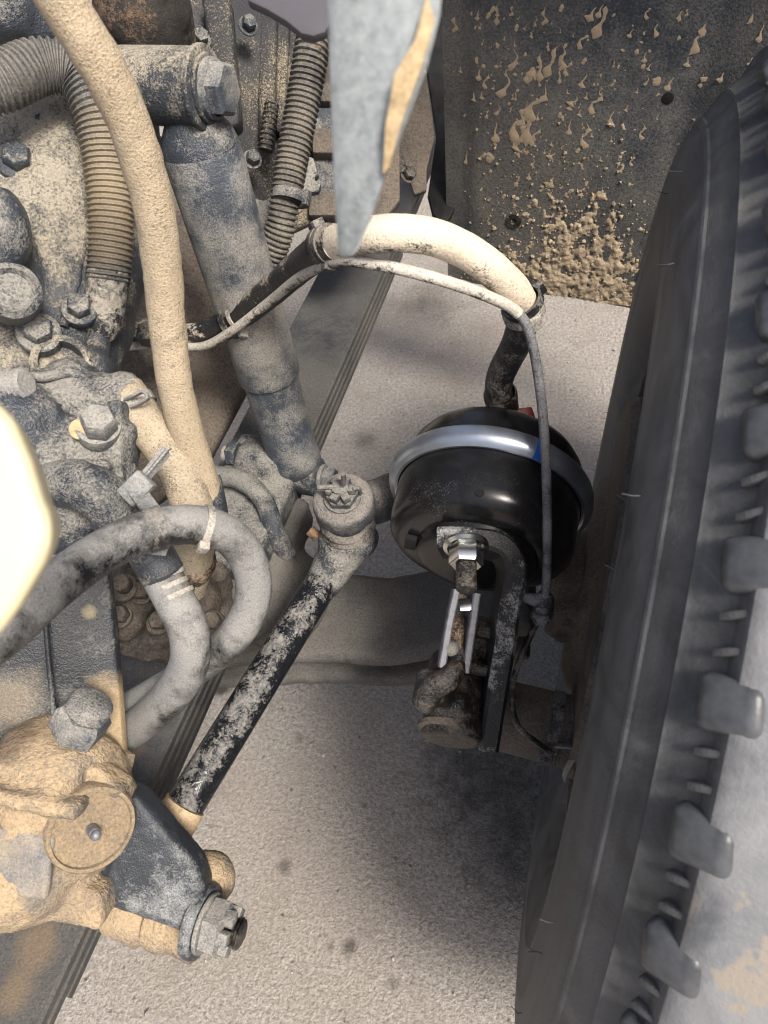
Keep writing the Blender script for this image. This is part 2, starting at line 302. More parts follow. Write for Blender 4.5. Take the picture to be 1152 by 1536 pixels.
def simple(name, c, rough, metal=0.0, bscale=300, bst=0.1, var=0.25, big=30):
    s = N(name); a = s.noise(big, 5, 0.6)
    return s.done(s.mix(s.rng(a, 0.3, 0.7), tuple(q*(1-var) for q in c), tuple(min(1, q*(1+var)) for q in c)), s.rng(a, 0.3, 0.7, rough*0.8, min(1, rough*1.25)), s.bump(s.noise(bscale, 3), bst, 0.0006), metal)
M['zinc'] = simple('zinc_plated_band', (0.50, 0.545, 0.61), 0.33, 0.9, 500, 0.12, 0.16)
M['chrome'] = simple('bright_zinc_nut', (0.72, 0.73, 0.72), 0.22, 1.0, 500, 0.05, 0.1)
M['steel'] = simple('bare_steel_edge', (0.20, 0.205, 0.225), 0.5, 0.3, 400, 0.5, 0.5, 120)
M['blue'] = simple('blue_paint_mark', (0.01, 0.10, 0.42), 0.5); M['red'] = simple('red_plastic_cap', (0.22, 0.012, 0.010), 0.35)
M['cream'] = simple('cream_plastic', (0.66, 0.59, 0.38), 0.5, 0, 60, 0.02, 0.03, 4)
M['void'] = simple('hole_shade_black', (0.004, 0.004, 0.004), 0.9)  # near-black in place of the shade inside holes and gaps
M['cloth'] = simple('dark_violet_grey_rubber', (0.075, 0.072, 0.085), 0.8, 0, 500, 0.2, 0.2)
M['blade'] = dusty('pale_blue_grey_sheet', (0.20, 0.225, 0.235), (0.27, 0.285, 0.285), 0.5, 0.4, 8, 200, 0.1, 0.5, 0.2)
M['tanpatch'] = dusty('tan_dust_patch', (0.38, 0.27, 0.14), (0.52, 0.40, 0.24), 0.6, 0.4, 20, 200, 0.1, 0.9, 0.3)

# ================================================================ SETTING
g = G(); g.add([(-12, -12, 0), (12, -12, 0), (12, 12, 0), (-12, 12, 0)], [(0, 1, 2, 3)])
tag(part('ground', g, M['ground']), kind='structure', label='grey gravelly concrete yard with oil drips')

g = G()
for i in range(240):
    x, y = random.uniform(80, 960), random.uniform(380, 1560); w = PZ(x, y, 0); r = min(0.006, 0.0012+random.expovariate(1/0.0013)); ax_ = [V((random.gauss(0, 1), random.gauss(0, 1), random.gauss(0, 1))).normalized() for _ in range(1)][0]
    X_, Y_, A_ = frame(ax_); c = w+ZX*r*0.45
    vs = [c+A_*r*random.uniform(.5, .9), c-A_*r*random.uniform(.5, .9)]+[c+(X_*math.cos(t)+Y_*math.sin(t))*r*random.uniform(.7, 1.1)+A_*r*random.uniform(-.3, .3) for t in (0, 1.05, 2.1, 3.14, 4.19, 5.24)]
    g.add(vs, [(0, 2+k, 2+(k+1) % 6) for k in range(6)]+[(1, 2+(k+1) % 6, 2+k) for k in range(6)])
tag(part('grit', g, dusty('grit_stone', (0.16, 0.14, 0.12), (0.46, 0.43, 0.39), 0.6, 0.4, 60, 300, 0, 0.9, 0.4), smooth=25), 'loose small grit scattered over the concrete', 'gravel', kind='stuff')

# ================================================================ TYRE (local frame, hub axis along x)
tyre = bpy.data.objects.new('truck_tyre', None); col.objects.link(tyre)
tag(tyre, 'big black truck tyre with shoulder lugs along the right edge', 'tyre')
tyre.location = (0.157, 0.452, 0); tyre.rotation_euler = (0, 0, -0.17)
HUB = 0.51
prof = [(0.145, 0.549), (0.10, 0.549), (0.06, 0.548), (0.030, 0.546), (0.016, 0.5425), (0.0115, 0.539), (0.0095, 0.534), (0.008, 0.527), (0.001, 0.519), (-0.0055, 0.513),
        (-0.0092, 0.5092), (-0.0114, 0.5080), (-0.0117, 0.5062), (-0.0112, 0.5052), (-0.013, 0.502), (-0.0195, 0.494), (-0.0243, 0.4865), (-0.0262, 0.4855), (-0.0275, 0.4835), (-0.0276, 0.480),
        (-0.0315, 0.474), (-0.0355, 0.463), (-0.038, 0.450), (-0.0392, 0.436), (-0.0402, 0.430), (-0.0402, 0.427), (-0.0393, 0.424), (-0.0392, 0.41), (-0.0385, 0.392), (-0.0392, 0.388), (-0.0375, 0.384),
        (-0.035, 0.362), (-0.028, 0.345), (-0.024, 0.335), (-0.012, 0.318), (-0.002, 0.306)]
full = prof[::-1][:]; body = [(0.29-x, r) for x, r in prof[::-1]] + prof
g = G(); n = 160
for (x, r) in body:
    for k in range(n):
        a = 2*math.pi*k/n; z = HUB+r*math.sin(a)
        w = 1.0
        if z < 0.03: w = 1
        g.v.append(V((x, r*math.cos(a), max(z, 0.002))))
for i in range(len(body)-1):
    for k in range(n): g.f.append((i*n+k, i*n+(k+1) % n, (i+1)*n+(k+1) % n, (i+1)*n+k))
part('tyre_carcass', g, M['tyre'], tyre, smooth=28)
g = G(); lathe(g, V((0, 0, HUB)), V((1, 0, 0)), [(-0.003, 0.306), (-0.010, 0.303), (-0.010, 0.294), (0.0, 0.287), (0.05, 0.28), (0.07, 0.26), (0.16, 0.258), (0.18, 0.24), (0.19, 0.10)], 96)
part('wheel_rim', g, M['cast_brown'], tyre)
# shoulder lugs: pillow blocks with two slim ribs between each pair
def lugmesh(sx, sy, sz, name):
    bm = bmesh.new(); bmesh.ops.create_cube(bm, size=1.0)
    for v in bm.verts:
        v.co.x *= sx; v.co.y *= sy*(1.0 if v.co.x < 0 else 0.88); v.co.z *= sz
        if v.co.x > 0: v.co.y -= sy*0.02
    bmesh.ops.bevel(bm, geom=bm.edges[:], offset=min(sx, sy, sz)*0.28, segments=3, affect='EDGES', profile=0.5)
    me = bpy.data.meshes.new(name); bm.to_mesh(me); bm.free(); me.polygons.foreach_set('use_smooth', [True]*len(me.polygons)); me.materials.append(M['tyre_lug']); return me
def mk_lugmat():
    s = N('tyre_lug_rubber'); a = s.noise(40, 5, 0.6)
    return s.done(s.mix(s.rng(a, 0.35, 0.65), (0.045, 0.048, 0.054), (0.11, 0.116, 0.125)), 0.4, s.bump(s.noise(500, 3), 0.2, 0.0006))
M['tyre_lug'] = mk_lugmat()
big, small = lugmesh(0.032, 0.029, 0.024, 'lug'), lugmesh(0.015, 0.0046, 0.010, 'sipe_rib')
small.materials.clear(); small.materials.append(M['tyre'])
def put_lug(me, name, deg, x, r, tilt, skew):
    o = bpy.data.objects.new(name, me); col.objects.link(o); o.parent = tyre
    a = math.radians(deg); rad = V((0, math.cos(a), math.sin(a))); tan = V((0, math.sin(a), -math.cos(a))); ax = V((1, 0, 0))
    ax2 = (ax*math.cos(tilt)+rad*math.sin(tilt)); rd2 = (rad*math.cos(tilt)-ax*math.sin(tilt))
    ax3 = ax2*math.cos(skew)+tan*math.sin(skew); tn = tan*math.cos(skew)-ax2*math.sin(skew)
    mt = Matrix.Identity(4); c = V((x, 0, HUB))+rad*r
    for i in range(3): mt[i][0], mt[i][1], mt[i][2], mt[i][3] = ax3[i], tn[i], rd2[i], c[i]
    o.matrix_local = mt
for k in range(14):
    d = 97.5+k*7.15-7.15*3
    put_lug(big, 'tread_lug', d, 0.0145, 0.5290, 0.62, 0.12)
    put_lug(small, 'shoulder_rib', d+2.7, 0.0085, 0.5275, 0.75, 0.3); put_lug(small, 'shoulder_rib', d+4.6, 0.0085, 0.5275, 0.75, 0.3)
g = G()
for i in range(26):
    a = random.uniform(0, 2*math.pi); r = random.choice((0.44, 0.425, 0.462)) ; x = -0.038
    c = V((x, r*math.cos(a), HUB+r*math.sin(a)))
    if c.z < 0.05: continue
    tube(g, [c, c+V((-0.004, random.uniform(-.002, .002), 0)), c+V((-0.010, random.uniform(-.004, .004), random.uniform(-.003, .003)))], 0.00045, 5)
part('vent_spew', g, M['tyre'], tyre, kind='stuff')

# hub, brake drum and dust shield inside the wheel
hub = thing('brake_drum', 'brown dusty brake drum inside the wheel behind the cable', 'brake drum')
HW = V((0.157, 0.452, HUB)); AX = V((math.cos(-0.17), math.sin(-0.17), 0))
g = G(); lathe(g, HW, AX, [(-0.05, 0.02), (-0.05, 0.10), (-0.045, 0.12), (-0.035, 0.13), (-0.03, 0.215), (-0.022, 0.222), (0.06, 0.222), (0.06, 0.0)], 80)
part('drum', g, M['cast_brown'], hub, rough=0.0012, rscale=40)
g = G(); 
for (x, y, d, r) in ((862, 850, 0.80, 0.036), (878, 905, 0.80, 0.040), (850, 920, 0.82, 0.03), (890, 830, .82, .03)): ball(g, P(x, y, d), r, (SX, TX*1.1, ZX*0.8))
part('knuckle', g, M['cast_brown'], hub, remesh=0.004, rough=0.004, rscale=35)

# ================================================================ WHEEL ARCH LINER
liner = thing('wheel_arch_liner', 'black plastic wheel arch liner splattered with tan mud behind the tyre', 'mud flap')
L0 = PZ(820, 437, 0.38); LN = -TX
def LP(x, y, off=0.0): return Pp(x, y, L0+LN*off, LN)
def uv(w): q = w-L0; return q.dot(SX), q.z
uL = uv(LP(667, 200))[0]; uC = uv(LP(706, 60))[0]; u1, v1 = uv(LP(1008, 250)); u2, v2 = uv(LP(948, 440))
def lrel(u, v):
    h = 0.0
    e = (u-uC)/0.012; h += 0.010/(1+math.exp(-e*2.2))                   # step along the left flange
    uc = u2+(u1-u2)*(v-v2)/(v1-v2); h += max(0, u-uc)*0.35               # fold towards the wheel
    h += 0.004*noise.noise(V((u*6, v*5, 0)))+0.0012*noise.noise(V((u*30, v*22, 3)))
    h += max(0, v-0.45)**2*0.5
    return h
def LW(u, v, off=0.0): return L0+SX*u+ZX*v+LN*(lrel(u, v)+off)
nu, nv = 90, 80; uR = 0.42; vT = 1.35; g = G(); 
for th in (0.0, -0.004):
    for j in range(nv+1):
        for i in range(nu+1):
            u = uL+(uR-uL)*i/nu; vb = 0.0+0.006*noise.noise(V((u*8, 1, 0)))-0.05*u; v = vb+(vT-vb)*j/nv
            g.v.append(LW(u, v, th))
W_ = nu+1; H_ = (nu+1)*(nv+1)
for j in range(nv):
    for i in range(nu):
        a = j*W_+i; g.f.append((a, a+1, a+W_+1, a+W_)); g.f.append((H_+a, H_+a+W_, H_+a+W_+1, H_+a+1))
for i in range(nu): g.f.append((i, H_+i, H_+i+1, i+1)); b = nv*W_+i; g.f.append((b, b+1, H_+b+1, H_+b))
for j in range(nv): a = j*W_; g.f.append((a, a+W_, H_+a+W_, H_+a)); b = j*W_+nu; g.f.append((b, H_+b, H_+b+W_, b+W_))
part('liner_panel', g, M['liner'], liner)
g = G(); o_ = LP(1002, 143); u, v = uv(o_); cyl(g, LW(u, v, -0.003), LN, 0.0085, 0.0042, 24); part('drain_hole', g, M['void'], liner)
u, v = uv(LP(772, 326)); g = G(); lathe(g, LW(u, v, 0), LN, [(0.0002, 0.014), (0.0025, 0.013), (0.003, 0.006), (0.0005, 0.004), (0.0005, 0)], 24); part('plug', g, M['oily'], liner)
u, v = uv(LP(1097, 150)); g = G(); lathe(g, LW(u, v, 0.0), LN, [(0, 0.022), (0.003, 0.022), (0.0035, 0.016), (0.0035, 0)], 28); part('washer', g, M['boltgrey'], liner)
g = G(); hexp(g, LW(u, v, 0.004), LN, 0.012, 0.009); part('bolt_head', g, M['rust'], liner)
# mud: teardrop splats thrown up the panel, and dense lumps near its foot
def splat_mesh(i):
    rr = random.Random(i+40); g = G(); kind = i % 5; L = (1.2, 2.2, 4.5, 7.0, 3.2)[kind]*rr.uniform(0.85, 1.3); n = 12; vs = []
    for k in range(n+1):
        t = k/n; y = (t-0.3)*L
        w = (math.sin(math.pi*t)**0.6)*(1.0 if kind == 0 else 0.85) if kind in (0, 1) else (0.95*math.exp(-((t-0.16)/0.13)**2)+0.30*(1-t)**0.5+(0.55*math.exp(-((t-rr.uniform(.55, .7))/0.1)**2) if kind == 3 else 0))*math.sqrt(min(1, t*5))*min(1, (1-t)*6+0.02)
        w *= 1+0.35*noise.noise(V((t*5, i*3.1, 0))); x = 1.5*noise.noise(V((t*2.4, i*7.7, 2)))*L*0.16*(1+(kind > 2)*0.8)
        w = max(w, 0.02); h = min(w, 0.8)
        for (a, z) in ((-1, 0), (-0.75, 0.6), (-0.1+0.3*noise.noise(V((t*6, i, 9))), 0.95), (0.7, 0.65), (1, 0)): vs.append((x+a*w, y, z*h*(0.8+0.5*noise.noise(V((t*4, i*2, a))))))
    fs = [(k*5+q, k*5+q+1, k*5+q+6, k*5+q+5) for k in range(n) for q in range(4)]
    g.add(vs, fs); me = mesh_of('mud_splat', g, 80); me.materials.append(M['mudlump']); return me
SPL = [splat_mesh(i) for i in range(20)]
def put_splat(x, y, s, ang, i):
    u, v = uv(LP(x, y)); c = LW(u, v, 0.0002); o = bpy.data.objects.new('mud_splat', SPL[i % 20]); col.objects.link(o); o.parent = liner
    ex = SX*math.cos(ang)-ZX*math.sin(ang); ey = SX*math.sin(ang)+ZX*math.cos(ang); mt = Matrix.Identity(4); sz = s*0.30
    for q in range(3): mt[q][0], mt[q][1], mt[q][2], mt[q][3] = ex[q]*s, ey[q]*s, LN[q]*sz, c[q]
    o.matrix_world = mt; return o
big_spl = [(712, 145, 1.2), (720, 110, .8), (745, 200, 1.3), (757, 130, 1.2), (772, 90, 1.1), (795, 115, 1.3), (775, 190, 1.6), (783, 175, 1.4), (803, 195, 1.5), (800, 160, 1.3), (818, 105, 1), (832, 100, 1), (845, 92, .9), (874, 120, 1), (908, 40, 1.5), (888, 20, 1), (872, 60, .7), (968, 85, .8), (955, 75, .8), (983, 120, 1.2), (1003, 125, 1), (1040, 60, 1.2), (1030, 90, .8), (1052, 120, .8), (1020, 20, .7), (1055, 40, 1), (1060, 110, .9), (1083, 108, 1), (1125, 80, 1), (1140, 40, 1.2), (1128, 10, 1), (735, 235, 1.4), (785, 200, 1.5), (775, 215, 1.2), (800, 205, 1.2), (862, 150, 1), (870, 165, .9), (890, 155, 1), (917, 175, 1), (880, 140, .8), (855, 155, .9), (855, 190, .9), (877, 205, .9), (830, 230, 1), (795, 260, .9), (828, 270, 1.3), (700, 240, .8), (682, 40, .9), (818, 25, .8), (900, 15, .9)]
for i, (x, y, s) in enumerate(big_spl): put_splat(x, y, 0.0056*s*random.uniform(0.8, 1.2), random.uniform(0.0, 0.45), random.choice((2, 2, 3, 3, 4, 1))+5*random.randrange(4))
for i in range(230):
    x = random.gauss(850, 120) if i % 3 else random.gauss(770, 45); y = random.uniform(10, 330)
    if x < 680 or x > 1120: continue
    put_splat(x, y, random.choice((0.0014, 0.002, 0.0028, 0.0036)), random.uniform(-0.1, 0.5), random.choice((0, 1, 1, 4, 2, 3))+5*random.randrange(4))
g = G()
def lump(c, r):
    ax = (V((random.gauss(0, 1), random.gauss(0, 1), random.gauss(0, 1)))).normalized(); x, y, a = frame(ax); h = random.uniform(0.6, 1.1)
    vs = [c+a*r*h]+[c+(x*math.cos(t)+y*math.sin(t))*r*random.uniform(0.75, 1.2)+a*r*random.uniform(-.1, .4) for t in (0, 1.05, 2.1, 3.14, 4.19, 5.24)]+[c-a*r*0.7]
    g.add(vs, [(0, 1+k, 1+(k+1) % 6) for k in range(6)]+[(7, 1+(k+1) % 6, 1+k) for k in range(6)])
def dens(x, y):
    k = 1.25*math.exp(-((x-890)/85)**2-((y-440)/90)**2)+0.55*math.exp(-((x-830)/90)**2-((y-330)/110)**2)+0.5*math.exp(-((x-760)/90)**2-((y-440)/60)**2)+0.30*math.exp(-((x-930)/50)**2-((y-250)/120)**2)
    return k
# crust grown as a relief sheet: only where the mud is thicker than nothing
cu0, cu1, cv1 = uL+0.004, 0.24, 0.52; step = 0.0019; nu2 = int((cu1-cu0)/step); nv2 = int(cv1/step); hh_ = []
kx = (uv(LP(960, 300))[0]-uv(LP(700, 300))[0])/260.0
for j_ in range(nv2+1):
    row = []
    for i_ in range(nu2+1):
        u = cu0+i_*step; v = 0.003-0.05*u+j_*step; w = LW(u, v)-CC; zc = w.dot(CF); xx = 576+FPX*w.dot(CR)/zc; yy = 768-FPX*w.dot(CU)/zc
        q = 0.60*noise.noise(V((u*58, v*46, 1)))+0.42*noise.noise(V((u*130, v*110, 4)))+0.22*noise.noise(V((u*340, v*300, 7)))+0.25*noise.noise(V((u*22, v*16, 3)))
        row.append(0.0060*(q-0.58+0.72*min(1.2, dens(xx, yy))))
    hh_.append(row)
idx = {}
def cv_(i_, j_):
    if (i_, j_) not in idx:
        u = cu0+i_*step+0.0006*noise.noise(V((i_*.7, j_*.7, 0))); v = 0.003-0.05*u+j_*step; h = hh_[j_][i_]; idx[(i_, j_)] = len(g.v); g.v.append(LW(u, v, min(0.009, h if h > 0 else -0.001)))
    return idx[(i_, j_)]
for j_ in range(nv2):
    for i_ in range(nu2):
        if max(hh_[j_][i_], hh_[j_+1][i_], hh_[j_][i_+1], hh_[j_+1][i_+1]) > 0: g.f.append((cv_(i_, j_), cv_(i_+1, j_), cv_(i_+1, j_+1), cv_(i_, j_+1)))
part('mud_crust', g, M['mudlump'], liner, smooth=50, kind='stuff'); g = G()
for i in range(600):
    x = random.gauss(850, 85); y = 440-abs(random.gauss(0, 110))
    if x < 690 or x > 975 or y < 150: continue
    u, v = uv(LP(x, y))
    if v < 0: continue
    r = min(0.0042, random.expovariate(1/0.0011)+0.0008); lump(LW(u, v, r*0.3), r)
part('mud_crumbs', g, M['mudlump'], liner, smooth=20, kind='stuff')
# dark bracket between the frame and the liner
gb = thing('liner_bracket', 'metal bracket with wavy edge over a black shade sheet left of the liner', 'bracket')
g = G(); prism(g, [P(x, y, d) for x, y, d in ((600, 60, 1.15), (640, 110, 1.15), (652, 205, 1.15), (640, 255, 1.15), (640, 285, 1.15), (622, 292, 1.15), (600, 230, 1.15), (570, 160, 1.15))], CF*0.012, 0.002)
part('bracket_plate', g, M['cast_brown'], gb)
g = G(); tube(g, [P(592, 230, 1.12), P(604, 262, 1.12)], 0.010, 14); bolt(g, P(612, 262, 1.12), -CF+CR*0.4, 0.010, 0.010); part('bolt_head', g, M['oily'], gb)
g = G(); prism(g, [P(x, y, 1.30) for x, y in ((560, -60), (720, -60), (690, 300), (668, 340), (650, 322), (642, 290), (655, 200), (640, 100), (600, 20))], CF*0.02, 0.003); part('gap_shade_sheet', g, M['void'], gb)  # near-black sheet stands in for the shaded gap beside the liner

# ================================================================ LEAF SPRING
sp = thing('leaf_spring', 'grey leaf spring pack running diagonally below the shock absorber', 'leaf spring')
E0 = PZ(480, 620, 0.5); E0 = E0-TX*0.0
def leaf(w, z, th, t0, t1, arch):
    g = G(); ps = []
    for i in range(31):
        t = t0+(t1-t0)*i/30; ps.append(E0+TX*t-SX*(w/2)+ZX*(z-0.5+arch*((t+0.25)**2)))
    strap(g, ps, SX, w, th, 0.003); return g
for k, (z, t0, t1, w) in enumerate(((0.493, -1.0, 0.95, 0.112), (0.477, -1.0, 0.95, 0.118), (0.461, -0.75, 0.62, 0.112), (0.445, -0.62, 0.45, 0.118))):
    part('leaf', leaf(w, z, 0.0145, t0, t1, 0.02 if k < 2 else 0.03), M['spring'], sp)
# ---------------------------------------------------------------- axle beam
ax = thing('front_axle_beam', 'broad grey dusty axle beam passing under the drag link', 'axle')
g = G(); cl = [(250, 935, 0.455), (340, 930, 0.452), (440, 925, 0.435), (520, 926, 0.425), (590, 930, 0.425), (660, 915, 0.44), (740, 890, 0.48), (800, 880, 0.50)]
pts = spline([PZ(*c) for c in cl], 8); strap(g, pts, TX, 0.125, 0.03, 0.008); strap(g, [p-ZX*0.045 for p in pts], TX, 0.03, 0.07, 0.005); strap(g, [p-ZX*0.085 for p in pts], TX, 0.11, 0.025, 0.006)
part('beam', g, M['axle'], ax, remesh=0.004, rough=0.0014, rscale=45, sm=3)
g = G(); ball(g, PZ(430, 900, 0.47), 0.055, (SX, TX*1.3, ZX*0.55)); ball(g, PZ(360, 880, 0.5), 0.07, (SX, TX*1.3, ZX*0.5)); box(g, PZ(380, 830, 0.50), (SX*0.055, TX*0.085, ZX*0.03), 0.012)
part('spring_pad', g, M['axle'], ax, remesh=0.005, rough=0.002)
# ---------------------------------------------------------------- spring clamp with U-bolts
sc = thing('spring_clamp', 'dusty cast clamp plate with bent bolts under the shock absorber foot', 'clamp')
g = G(); box(g, P(385, 700, 0.97), (SX*0.035, TX*0.04, ZX*0.022), 0.008); box(g, P(370, 790, 0.93), (SX*0.045, TX*0.075, ZX*0.03), 0.012); cyl(g, P(362, 690, 0.96), SX, 0.026, 0.06)
part('clamp_body', g, M['cast'], sc, remesh=0.004, rough=0.0014)
for pth in ([(322, 712, .93), (365, 722, .91), (395, 750, .90), (410, 790, .90), (430, 832, .92)], [(300, 790, .92), (335, 810, .90), (352, 850, .90), (365, 890, .92), (385, 960, .97)], [(360, 935, .93), (380, 965, .94), (395, 990, .96), (410, 1000, 1.0)]):
    g = G(); tube(g, path(pth), 0.0125, 16); part('u_bolt', g, M['cast'], sc, rough=0.0008)
g = G(); hexp(g, P(358, 682, 0.945), -SX, 0.017, 0.014, TX); part('nut', g, M['cast'], sc)
g = G(); cyl(g, P(346, 682, 0.945), -SX, 0.011, 0.009); part('bolt_end', g, M['boltgrey'], sc)

# ================================================================ SHOCK ABSORBER
sh = thing('shock_absorber', 'long blue-grey dusty shock absorber with bolted top eye', 'shock absorber')
A, B = P(300, 218, 0.672), P(448, 708, 0.97); D = (B-A).normalized(); Ls = (B-A).length
g = G(); k1 = 0.62*Ls; lathe(g, A, D, [(-0.012, 0.0), (-0.012, 0.027), (0.0, 0.0350), (0.004, 0.0365), (k1-0.004, 0.0365), (k1, 0.036), (k1, 0.030)], 48); part('dust_tube', g, M['shock'], sh)
g = G(); lathe(g, A, D, [(k1-0.02, 0.0325), (Ls-0.035, 0.0325), (Ls-0.03, 0.034), (Ls-0.02, 0.034), (Ls-0.008, 0.026), (Ls, 0.02), (Ls, 0)], 44); part('reservoir_tube', g, M['shock'], sh)
et = P(250, 130, 0.640); g = G(); lathe(g, et-SX*0.045, SX, [(0, 0), (0, 0.027), (0.003, 0.030), (0.075, 0.0315), (0.078, 0.029), (0.078, 0)], 40); part('upper_eye', g, M['cast_pale'], sh, rough=0.0008)
g = G(); lathe(g, A-D*0.030, D, [(0, 0.020), (0.010, 0.027), (0.020, 0.033), (0.031, 0.0362)], 36); part('eye_weld', g, M['cast'], sh)
w0 = et+SX*0.033; g = G(); cyl(g, w0, SX, 0.0335, 0.006, 40, 0.3); cyl(g, w0+SX*0.006, SX, 0.027, 0.004, 36, 0.3); part('washer', g, M['cast_pale'], sh)
g = G(); lathe(g, w0+SX*0.010, SX, [(0, 0.024), (0.004, 0.024), (0.006, 0.021)], 32); hexp(g, w0+SX*0.012, SX, 0.0225, 0.016, ZX); part('bolt_head', g, M['shock'], sh)
eb = B+D*0.004; g = G(); lathe(g, eb-SX*0.03, SX, [(0, 0), (0, 0.022), (0.003, 0.026), (0.057, 0.026), (0.06, 0.022), (0.06, 0)], 36); part('lower_eye', g, M['cast'], sh)
g = G(); cyl(g, eb+SX*0.03, SX, 0.019, 0.006, 28, 0.3); hexp(g, eb+SX*0.036, SX, 0.0175, 0.014, TX); part('bolt_head', g, M['shock'], sh)

# ================================================================ FRAME RAIL AND BRACKETRY AT THE TOP
fr = thing('frame_rail', 'speckled dark frame rail with ridges behind the shock absorber', 'frame rail')
g = G(); d = 0.90
prism(g, [P(x, y, dd) for x, y, dd in ((190, -40, .86), (492, -40, 1.0), (486, 120, 1.0), (470, 330, 1.02), (420, 352, 1.0), (380, 300, .98), (300, 230, .9), (180, 60, .86))], CF*0.02, 0.004); part('web_plate', g, M['frame'], fr, rough=0.001)
for (x0, y0, x1, y1, w, dd) in ((262, -20, 285, 110, 16, .84), (322, -10, 345, 190, 22, .88), (402, -10, 398, 215, 15, .95), (425, 0, 420, 200, 10, .96)):
    g = G(); prism(g, [P(x0-w, y0, dd), P(x0+w, y0, dd), P(x1+w*.7, y1-6, dd), P(x1, y1, dd), P(x1-w*.7, y1-6, dd)], CF*0.03, px(w*.6, dd), 4); part('ridge', g, M['frame'], fr)
g = G(); tube(g, path([(408, 155, .93), (403, 190, .93), (398, 225, .935)]), 0.0085, 14, corr=(0.006, 0.0022)); part('threaded_stud', g, M['frame'], fr)
g = G(); prism(g, [P(x, y, .93) for x, y in ((366, 292), (398, 300), (420, 268), (438, 300), (432, 330), (404, 352), (378, 330))], CF*0.02, 0.004); part('bracket_arm', g, M['cast'], fr, rough=0.001)
g = G(); cyl(g, P(390, 340, .93), -CF+CR*0.2, 0.010, 0.014, 20); part('bolt_end', g, M['cast'], fr)
for (x, y, d_) in ((378, 240, .93), (300, 60, .84), (372, 40, .90), (455, 250, .97)):
    g = G(); bolt(g, P(x, y, d_), -CF+CR*0.4, 0.009, 0.011, CU); part('bolt_head', g, M['cast'], fr, rough=0.0006)
fr2 = thing('gearbox_mount', 'dusty mounting plate between the hoses left of the shock absorber', 'mounting plate')
g = G(); prism(g, [P(x, y, dd) for x, y, dd in ((60, 300, .90), (200, 180, .92), (300, 230, .95), (372, 330, 1.0), (392, 440, 1.0), (372, 575, 1.0), (312, 690, .98), (230, 760, .95), (60, 760, .90))], CF*0.03, 0.006); part('plate', g, M['cast_brown'], fr2, rough=0.0015)
g = G(); cyl(g, P(90, 548, .70), -CF+CR*0.5, 0.022, 0.03, 28, 0.2); part('boss', g, M['cast_pale'], fr2)
g = G(); hexp(g, P(100, 550, .675), -CF+CR*0.6, 0.013, 0.012); part('bolt_head', g, M['cast'], fr2)
fr3 = thing('clutch_bracket', 'stepped dusty brackets half hidden behind the grey sheet', 'bracket')
for i, (x, y, w, h, dd) in enumerate(((495, 150, 20, 14, 1.0), (492, 190, 26, 18, 1.0), (500, 220, 30, 20, 1.0), (495, 270, 24, 30, 1.02), (487, 310, 22, 22, 1.02))):
    g = G(); box(g, P(x, y, dd), (CR*px(w, dd), CU*px(h, dd), CF*0.02), 0.004); part('step', g, M['cast'] if i % 2 else M['cast_brown'], fr3, rough=0.001)
g = G(); prism(g, [P(x, y, 1.06) for x, y in ((480, -20), (560, -20), (600, 120), (600, 300), (545, 370), (500, 380), (470, 330))], CF*0.02, 0.003); part('back_plate', g, M['cast_brown'], fr3)
cr_ = thing('cross_member', 'rusty dust-covered casting at the top left behind the hose', 'casting')
g = G(); ball(g, P(215, 20, .76), 0.055, (CR*0.9, CU*1.0, CF)); ball(g, P(235, 65, .80), 0.045); part('casting', g, M['rust'], cr_, remesh=0.005, rough=0.003)
g = G(); ball(g, P(30, 30, .62), 0.03, (CR*1.3, CU, CF)); ball(g, P(0, 10, .6), 0.03); ball(g, P(70, 70, .70), 0.03, (CR*1.6, CU, CF)); part('lug', g, M['cast'], cr_, remesh=0.004, rough=0.002)
M['mud2'] = dusty('grey_brown_mud_film', (0.06, 0.055, 0.05), (0.30, 0.225, 0.14), 0.72, 0.6, 30, 400, 0.1, 0.75, 0.5, pepper=0.1)
M['cast_wet'] = dusty('bare_wet_casting', (0.12, 0.125, 0.135), (0.31, 0.25, 0.165), 0.58, 0.5, 22, 500, 0.1, 0.33, 0.4)
M['mudlump2'] = dusty('tan_dry_mud', (0.28, 0.21, 0.14), (0.46, 0.35, 0.22), 0.8, 0.4, 30, 300, 0.0, 0.95, 0.6)
M['axlegrey'] = dusty('grey_dusty_forging', (0.04, 0.045, 0.055), (0.22, 0.20, 0.178), 0.52, 0.3, 20, 420, 0.45, 0.55, 0.6)
M['cast_dark'] = dusty('dark_dusty_nut', (0.035, 0.038, 0.043), (0.22, 0.21, 0.19), 0.44, 0.3, 50, 500, 0.3, 0.6, 0.5)
M['rustgrease'] = dusty('rusty_grease', (0.03, 0.02, 0.015), (0.36, 0.27, 0.19), 0.5, 0.2, 60, 420, 0.2, 0.5, 0.7, chip=(0.16, 0.06, 0.025))
M['fitting'] = dusty('tarry_fitting', (0.02, 0.021, 0.023), (0.34, 0.31, 0.26), 0.44, 0.16, 60, 260, 0.3, 0.45, 0.8)
M['dusthose2'] = dusty('tan_grey_caked_hose', (0.08, 0.082, 0.085), (0.46, 0.385, 0.28), 0.78, 0.3, 24, 560, 0.25, 0.8, 0.9, 0.0014, pepper=0.5)
M['tieg'] = dusty('grey_plastic_tie', (0.10, 0.105, 0.105), (0.30, 0.295, 0.28), 0.5, 0.4, 40, 500, 0.3, 0.5, 0.3)
M['tieg2'] = dusty('dusty_rubber_grommet', (0.02, 0.022, 0.025), (0.20, 0.20, 0.20), 0.5, 0.25, 70, 500, 0.4, 0.5, 0.5)
M['blackdust'] = dusty('black_hose_pale_streaks', (0.014, 0.014, 0.014), (0.46, 0.40, 0.32), 0.27, 0.1, 30, 260, 0.6, 0.45, 0.5, fmix=0.3)
